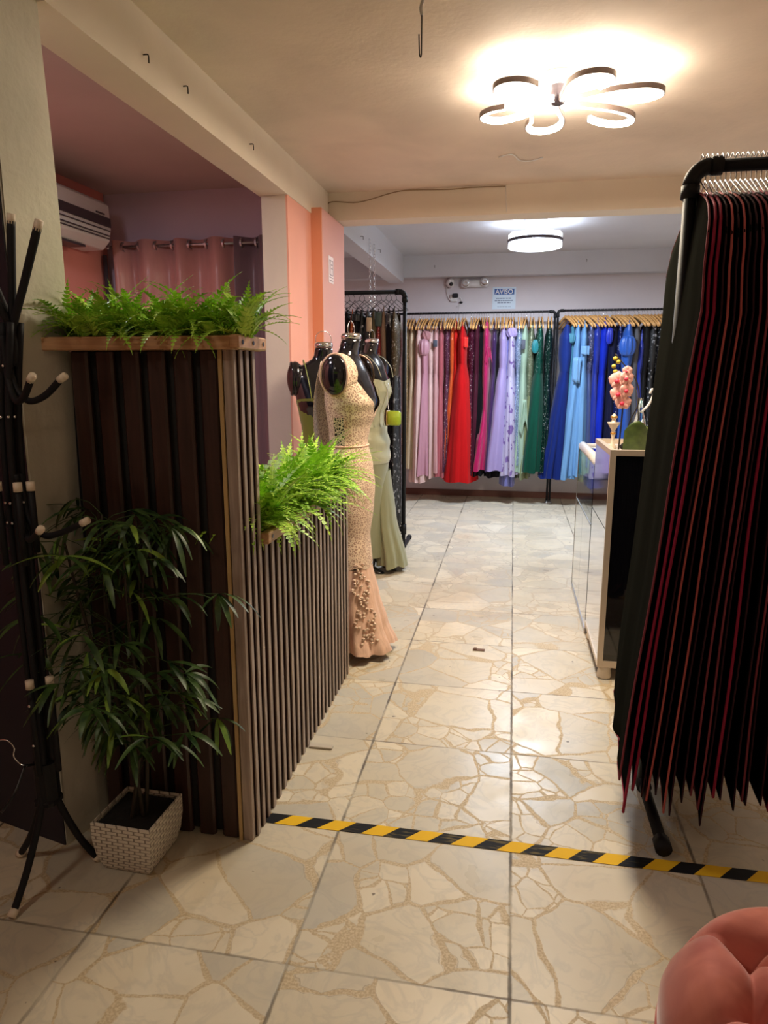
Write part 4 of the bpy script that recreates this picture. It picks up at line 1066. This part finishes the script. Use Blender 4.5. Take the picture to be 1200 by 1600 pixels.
# things on the counter
CT = 1.031
root = thing('orchid', 'coral pink artificial orchid with yellow buds standing on the counter', 'orchid', (.535, 3.36, CT))
P = smoothpath([(.0, 0, 0), (-.005, 0, .12), (.03, .0, .22), (.015, .0, .32), (-.05, 0, .40), (-.085, 0, .44)], 8)
MB().tube([(-.045, -.01, .0), (-.040, -.01, .14), (-.035, 0, .27)], .004, 6).tube(P, .003, 6).tube([(.02, 0, .0), (.035, 0, .15), (.02, 0, .28)], .003, 6).build('stem', M['stem'], root, True)
def flower(px, py, pz, s, yaw):
    o = bpy.data.objects
    m = MB()
    for a, wd, ln in ((PI / 2, .85, .95), (PI / 2 + 1.25, 1.2, 1), (PI / 2 - 1.25, 1.2, 1), (PI / 2 + 2.4, .8, .9), (PI / 2 - 2.4, .8, .9)):
        def pf(u, v, a=a, wd=wd, ln=ln):
            rr = s * ln * u; w2 = s * wd * .55 * math.sin(PI * (u * .9 + .06)) * (v - .5) * 2
            x = rr * math.cos(a) - w2 * math.sin(a); z = rr * math.sin(a) + w2 * math.cos(a)
            y = -.25 * s * u * (1 - u) * 4 * .3 + .12 * s * abs(v - .5) * 2
            return (px + x * math.cos(yaw) - y * math.sin(yaw), py + x * math.sin(yaw) + y * math.cos(yaw), pz + z)
        m.grid(pf, 6, 6)
    f = m.build('flower', M['petal'], root, True, solid=.0015)
    MB().ell((px - .006 * math.cos(yaw), py - .008, pz - .004), (s * .26, s * .22, s * .24), 10, 8).build('lip', M['petalheart'], f, True)
for (x, z, s, yw) in ((-.068, .322, .044, -.2), (-.030, .332, .038, .5), (-.060, .262, .042, -.1), (-.026, .278, .038, .5), (-.040, .222, .038, .1), (-.030, .365, .024, .2)):
    flower(x, -.012 - s * .3, z, s, yw)
for (x, z) in ((-.088, .385), (-.080, .362), (-.070, .405), (-.083, .420)):
    MB().ell((x, 0, z), (.011, .010, .010), 10, 8).build('bud', plain('yellow green bud', lin(190, 170, 60), .5), root, True)
def orleaf(u, v):
    return (-.035 + .13 * u + .0 * v, -.06 + .03 * math.sin(PI * u) * -1, .135 * v * (.62 + .45 * math.sin(PI * u) ** .7))
MB().grid(lambda u, v: (-.032 + .105 * u, -.045 - .02 * math.sin(PI * u) - .012 * v, .002 + .142 * v * (math.sin(PI * (.16 + .68 * u))) ** .55), 12, 10).build('leaf', M['orchidleaf'], root, True, solid=.004)
MB().ell((-.005, .0, .02), (.035, .03, .02), 12, 8).build('moss', M['soil'], root, True)
root = thing('spiky_plant', 'small lime green spiky plant on the counter beside the orchid', 'plant', (.640, 3.34, CT))
m = MB(); rg = random.Random(9)
for a, Ln, tl in ((2.7, .11, .9), (2.3, .12, 1.25), (.35, .17, .75), (.15, .16, .95), (.5, .16, .6), (.0, .15, 1.1), (1.2, .12, 1.35), (-.6, .14, .9), (-.2, .13, .7)):
    leaf(m, (0, 0, .0), Vector((math.cos(a) * math.cos(tl), math.sin(a) * math.cos(tl) * .4, math.sin(tl))), Ln, .008, .5, rg)
m.build('foliage', M['spike'], root, True, solid=.001)
MB().lathe([(.012, 0), (.016, .01), (.006, .02)], 10).build('base', M['spike'], root, True)
root = thing('figurine', 'small white and gold figurine at the counter edge behind the orchid stem', 'figurine', (.478, 3.47, CT))
MB().lathe([(.018, 0), (.02, .006), (.010, .02), (.007, .05), (.012, .07), (.008, .085), (.026, .115), (.03, .125), (.012, .122), (.010, .14), (.016, .15), (.004, .165)], 18).build('body', plain('cream porcelain', lin(225, 210, 190), .25), root, True)
MB().lathe([(.0125, .068), (.0135, .072), (.0125, .076)], 18).lathe([(.0165, .146), (.017, .15), (.0165, .154)], 18).build('gold_band', plain('gold paint', lin(200, 150, 70), .3, .8), root, True)
root = thing('glass_vase', 'slender clear glass swan shaped vase on the counter behind the orchid', 'vase', (.60, 3.50, CT))
MB().lathe([(.03, 0), (.034, .02), (.036, .08), (.026, .13), (.014, .18), (.010, .24)], 18).build('body', M['glass'], root, True)
MB().tube(smoothpath([(.0, 0, .17), (.03, 0, .20), (.05, 0, .24), (.055, 0, .27), (.045, 0, .28), (.038, 0, .26)], 5), .0055, 8).build('handle', M['whiteplastic'], root, True)

# ------------------------------------------------------------------ ottoman
root = thing('tufted_ottoman', 'round salmon pink velvet ottoman with button tufts', 'ottoman', (.520, 1.035, 0))
R = .232; H0 = .405
bt = [(0, 0)] + [(.118 * math.cos(math.radians(a)), .118 * math.sin(math.radians(a))) for a in (20, 80, 140, 200, 260, 320)]
segs = [((0, 0), b) for b in bt[1:]] + [(bt[1 + i], bt[1 + (i + 1) % 6]) for i in range(6)] + [(b, (b[0] * 1.95, b[1] * 1.95)) for b in bt[1:]]
def dseg(px, py, s):
    (ax, ay), (bx, by) = s; dx, dy = bx - ax, by - ay
    t = max(0, min(1, ((px - ax) * dx + (py - ay) * dy) / (dx * dx + dy * dy)))
    return math.hypot(px - ax - t * dx, py - ay - t * dy)
def otop(x, y):
    r = math.hypot(x, y) / R
    z = H0 + .022 * (1 - r * r) - .085 * max(0, r - .72) ** 1.7 / .28 ** 1.7 * 1.0 * .9
    ds = min(dseg(x, y, s) for s in segs); db = min(math.hypot(x - b[0], y - b[1]) for b in bt)
    z -= .017 * math.exp(-(ds / .011) ** 1.4) * (1 if r < .95 else .4)
    z -= .052 * math.exp(-(db / .026) ** 1.5)
    z += .012 * min(1, ds / .05)
    return z
m = MB(); NA, NR = 160, 66
rings = []
for i in range(1, NR + 1):
    rr = R * i / NR; rings.append([(rr * math.cos(TAU * j / NA), rr * math.sin(TAU * j / NA), otop(rr * math.cos(TAU * j / NA), rr * math.sin(TAU * j / NA))) for j in range(NA)])
for z, k in ((.315, 1.03), (.28, 1.035), (.24, 1.02)):
    rings.append([(R * k * (1 + .004 * math.sin(12 * TAU * j / NA)) * math.cos(TAU * j / NA), R * k * math.sin(TAU * j / NA), z) for j in range(NA)])
m.loft(rings, cap=False); m.add([rings[0][j] for j in range(NA)], [tuple(range(NA))])
m.build('cushion', M['velvet'], root, True)
MB().lathe([(R * 1.0, .245), (R * 1.005, .235), (R * 1.03, .15), (R * 1.02, .05), (R * .99, .025)], 64).build('skirt', M['velvet'], root, True)
MB().loft([[((R * 1.032) * math.cos(TAU * j / 64) + .004 * 0, (R * 1.032) * math.sin(TAU * j / 64), .262 + dz) for j in range(64)] for dz in (-.004, .004)], cap=False).build('welt', M['velvet'], root, True, solid=.006)
for (x, y) in bt:
    MB().ell((x, y, otop(x, y) + .002), (.010, .010, .006), 14, 8).build('button', M['velvet'], root, True)
for a in range(4):
    MB().lathe([(.015, 0), (.02, .026)], 12, (.16 * math.cos(a * PI / 2 + .7), .16 * math.sin(a * PI / 2 + .7), 0)).build('foot', M['black'], root, True)

# ------------------------------------------------------------------ back wall fittings
def wallY(): return YF
root = thing('security_camera', 'white dome security camera with a dark lens high on the back wall', 'camera', (-.725, YF, 2.36))
MB().lathe([(.045, 0), (.045, .03), (.03, .05)], 20).build('mount', M['whiteplastic'], root, True).rotation_euler = (PI / 2, 0, 0)
MB().ell((.01, -.07, -.0), (.042, .045, .048), 20, 14).build('head', M['whiteplastic'], root, True)
MB().ell((.02, -.108, -.018), (.022, .012, .022), 16, 10).build('lens', M['blackglass'], root, True)
root = thing('wall_socket', 'small white outlet box with a black plug and loose cable under the security camera', 'socket', (-.665, YF, 2.21))
MB().box(-.055, .02, -.03, 0, -.045, .035, .004).build('box', M['whiteplastic'], root)
MB().box(-.03, .035, -.065, -.03, -.005, .04, .008).build('plug', M['black'], root)
MB().tube(smoothpath([(-.10, -.01, .12), (-.09, -.02, .04), (-.05, -.03, -.03), (.0, -.03, -.02), (.05, -.02, .0), (.065, -.02, -.05), (.02, -.02, -.10)], 6), .004, 6).build('cable', M['whiteplastic'], root, True)
MB().ell((.065, -.025, -.055), (.02, .012, .012)).build('cable_end', M['black'], root, True)
root = thing('emergency_light', 'white twin head emergency light on the back wall beside the camera', 'light', (-.455, YF, 2.352))
MB().box(-.15, .15, -.05, 0, -.042, .038, .014).build('body', M['whiteplastic'], root, True)
for x, z in ((-.095, -.002), (.11, .012)):
    h = MB().lathe([(.02, 0), (.046, .02), (.048, .045), (.044, .05)], 22).build('lamp_head', M['whiteplastic'], root, True); h.location = (x, -.04, z); h.rotation_euler = (PI / 2, 0, 0)
    MB().lathe([(.040, .0505), (.030, .053), (.012, .051)], 20).build('reflector', M['chrome'], h, True)
root = thing('notice_sign', 'white notice sign with a blue AVISO header on the back wall', 'sign', (-.135, YF, 2.21))
MB().box(-.125, .125, -.004, 0, -.13, .10, .001).build('board', plain('white sign board', lin(210, 225, 240), .5, var=.02), root)
MB().box(-.105, .108, -.0055, -.004, .022, .082).build('header', plain('blue sign ink', lin(42, 88, 160), .5, var=.05), root)
tc = bpy.data.curves.new('aviso', 'FONT'); tc.body = 'AVISO'; tc.size = .068; tc.align_x = 'CENTER'; tc.extrude = .0006; tc.offset = .001
to = bpy.data.objects.new('lettering', tc); COL.objects.link(to); to.parent = root; to.location = (0, -.0062, .029); to.rotation_euler = (PI / 2, 0, 0); tc.materials.append(M['whiteplastic'])
bpy.context.view_layer.update()
tm = bpy.data.meshes.new_from_object(to.evaluated_get(bpy.context.evaluated_depsgraph_get()))
bpy.data.objects.remove(to); to = bpy.data.objects.new('lettering', tm); COL.objects.link(to)
to.parent = root; to.location = (0, -.0062, .029); to.rotation_euler = (PI / 2, 0, 0)
if not tm.materials: tm.materials.append(M['whiteplastic'])
m = MB(); rg = random.Random(4)
for z, x0, x1 in ((-.022, -.085, .075), (-.045, -.10, .095), (-.067, -.07, .070), (-.108, -.07, .08)):
    x = x0
    while x < x1:
        ln = rg.uniform(.012, .03); m.box(x, min(x + ln, x1), -.0052, -.004, z, z + (.009 if z > -.1 else .003)); x += ln + .006
m.build('small_print', plain('grey sign ink', lin(90, 105, 135), .6), root)
MB().tube([(-.62, YF - .006, 2.17), (-.62, YF - .006, 1.2), (-.62, YF - .006, .1)], .003, 5).build('wall_cable', M['whiteplastic'])
tag(bpy.data.objects['wall_cable'], 'thin pale cable running down the back wall below the socket', 'cable')

# sticker sign on the blush pilaster face
root = thing('safety_sticker', 'white framed safety sticker on the blush column edge', 'sticker', (-1.149, 4.40, 2.02), PI / 2); root.scale = (.85, 1, .72)
MB().box(-.07, .07, -.002, 0, -.11, .11).build('sheet', plain('pale sticker vinyl', lin(240, 215, 208), .5), root)
m = MB(); k_ = lambda a, b, c_, d: m.box(a, b, -.003, -.0018, c_, d)
k_(-.045, -.038, -.04, .08); k_(.045, .052, -.04, .08); k_(-.045, .052, .074, .08); k_(-.045, .052, -.046, -.04); k_(-.015, -.010, -.04, .08)
k_(.0, .035, .04, .046); k_(.0, .035, .01, .016); k_(-.05, .05, -.066, -.060); k_(-.05, .05, -.092, -.086)
m.build('print', plain('brown sticker ink', lin(130, 90, 92), .6), root)

# ------------------------------------------------------------------ hooks, chains and cables
def small_hook(loc, rz, label):
    r = thing('wall_hook', label, 'hook', loc, rz)
    MB().tube(smoothpath([(0, 0, 0), (.018, 0, 0), (.022, 0, -.006), (.022, 0, -.026)], 4), .0022, 6).build('hook', M['stem'], r, True)
small_hook((-1.215, 2.57, 2.40), 0, 'little bent iron hook in the middle of the left ceiling beam')
small_hook((-1.215, 2.29, 2.39), 0, 'tiny nail in the left ceiling beam closest to the viewer')
small_hook((-1.215, 3.22, 2.40), 0, 'tiny nail in the left ceiling beam near the white column')
small_hook((-1.22, 5.60, 2.44), 0, 'tiny hook on the back room beam left of the chains')
small_hook((-1.22, 6.32, 2.46), 0, 'tiny hook on the back room beam right of the chains')
small_hook((-.88, 7.80, 2.53), -PI / 2, 'tiny hook in the far beam above the security camera')
small_hook((.70, 7.80, 2.55), -PI / 2, 'tiny hook in the far beam right of the ring lamp')
def chain(loc, L_, label, grp):
    r = thing('chain', label, 'chain', loc, 0, grp); m = MB(); n = int(L_ / .026)
    for i in range(n):
        z = -.01 - i * .026
        cs = []
        for j in range(12):
            a = TAU * j / 12; u = .008 * math.cos(a); v = .017 * math.sin(a)
            cs.append((u, 0, z + v) if i % 2 else (0, u, z + v))
        m.tube(cs, .0022, 5, closed=True)
    m.build('links', M['chrome'], r, True)
    MB().tube(smoothpath([(-.012, 0, .006), (.0, 0, .008), (.004, 0, 0)], 3), .003, 6).build('hook', M['chrome'], r, True)
chain((-1.208, 5.92, 2.47), .62, 'shiny chain hanging from the back room beam, left one of the pair', None)
chain((-1.208, 6.10, 2.46), .60, 'shiny chain hanging from the back room beam, right one of the pair', None)
r = thing('ceiling_hook', 'long wire hook hanging from the cream ceiling near the top of the view', 'hook', (-.305, 2.27, CZ))
MB().lathe([(.012, 0), (.012, -.006), (.005, -.012)], 12).build('plate', M['steel'], r, True)
MB().tube(smoothpath([(0, 0, -.01), (.004, 0, -.05), (-.003, 0, -.08), (0, 0, -.10)], 4), .005, 6).build('knot', M['steel'], r, True)
MB().tube([(0, 0, -.10), (0, 0, -.205)], .0022, 6).tube(smoothpath([(0, 0, -.20), (-.002, 0, -.212), (-.006, 0, -.20), (-.008, 0, -.15)], 4), .0022, 6).build('wire', M['stem'], r, True)
MB().tube(smoothpath([(-1.20, 4.59, 2.36), (-1.205, 4.59, 2.46), (-1.01, 4.59, 2.455), (-.80, 4.59, 2.50), (-.68, 4.59, 2.512), (-.44, 4.59, 2.505), (-.29, 4.59, 2.51), (-.09, 4.59, 2.508)], 6), .0035, 5).build('beam_cable', plain('dull cable', lin(150, 125, 95), .6), None, True)
tag(bpy.data.objects['beam_cable'], 'loose thin cable strung along the cream cross beam', 'cable')
MB().tube(smoothpath([(-.12, 4.03, CZ - .004), (-.05, 3.99, CZ - .006), (-.01, 4.10, CZ - .006), (.05, 4.12, CZ - .006), (.11, 4.08, CZ - .004)], 6), .0035, 5).build('loose_cord', M['whiteplastic'], None, True)
tag(bpy.data.objects['loose_cord'], 'short curly white cord on the ceiling behind the flower lamp', 'cord')
MB().tube([(-.09, 4.592, 2.51), (-.08, 4.592, 2.36)], .0015, 5).build('hanging_cord', M['whiteplastic'], None, True)
tag(bpy.data.objects['hanging_cord'], 'short thin cord hanging down the face of the cross beam', 'cord')
# small litter
MB().box(-.03, .03, -.012, .012, 0, .004).box(-.025, -.01, -.01, .01, .004, .010).build('scrap', plain('brown paper scrap', lin(120, 90, 75), .8), None, loc=(-.127, 3.353, .0005))
tag(bpy.data.objects['scrap'], 'small brown scrap lying on a floor tile in the aisle', 'litter')
MB().box(-.045, .045, -.012, .012, 0, .008, .002).build('wood_shim', plain('grey wood chip', lin(190, 180, 165), .7), None, loc=(-.665, 2.30, 0.0005))
tag(bpy.data.objects['wood_shim'], 'thin pale wood shim on the floor against the low slatted planter', 'wood piece')
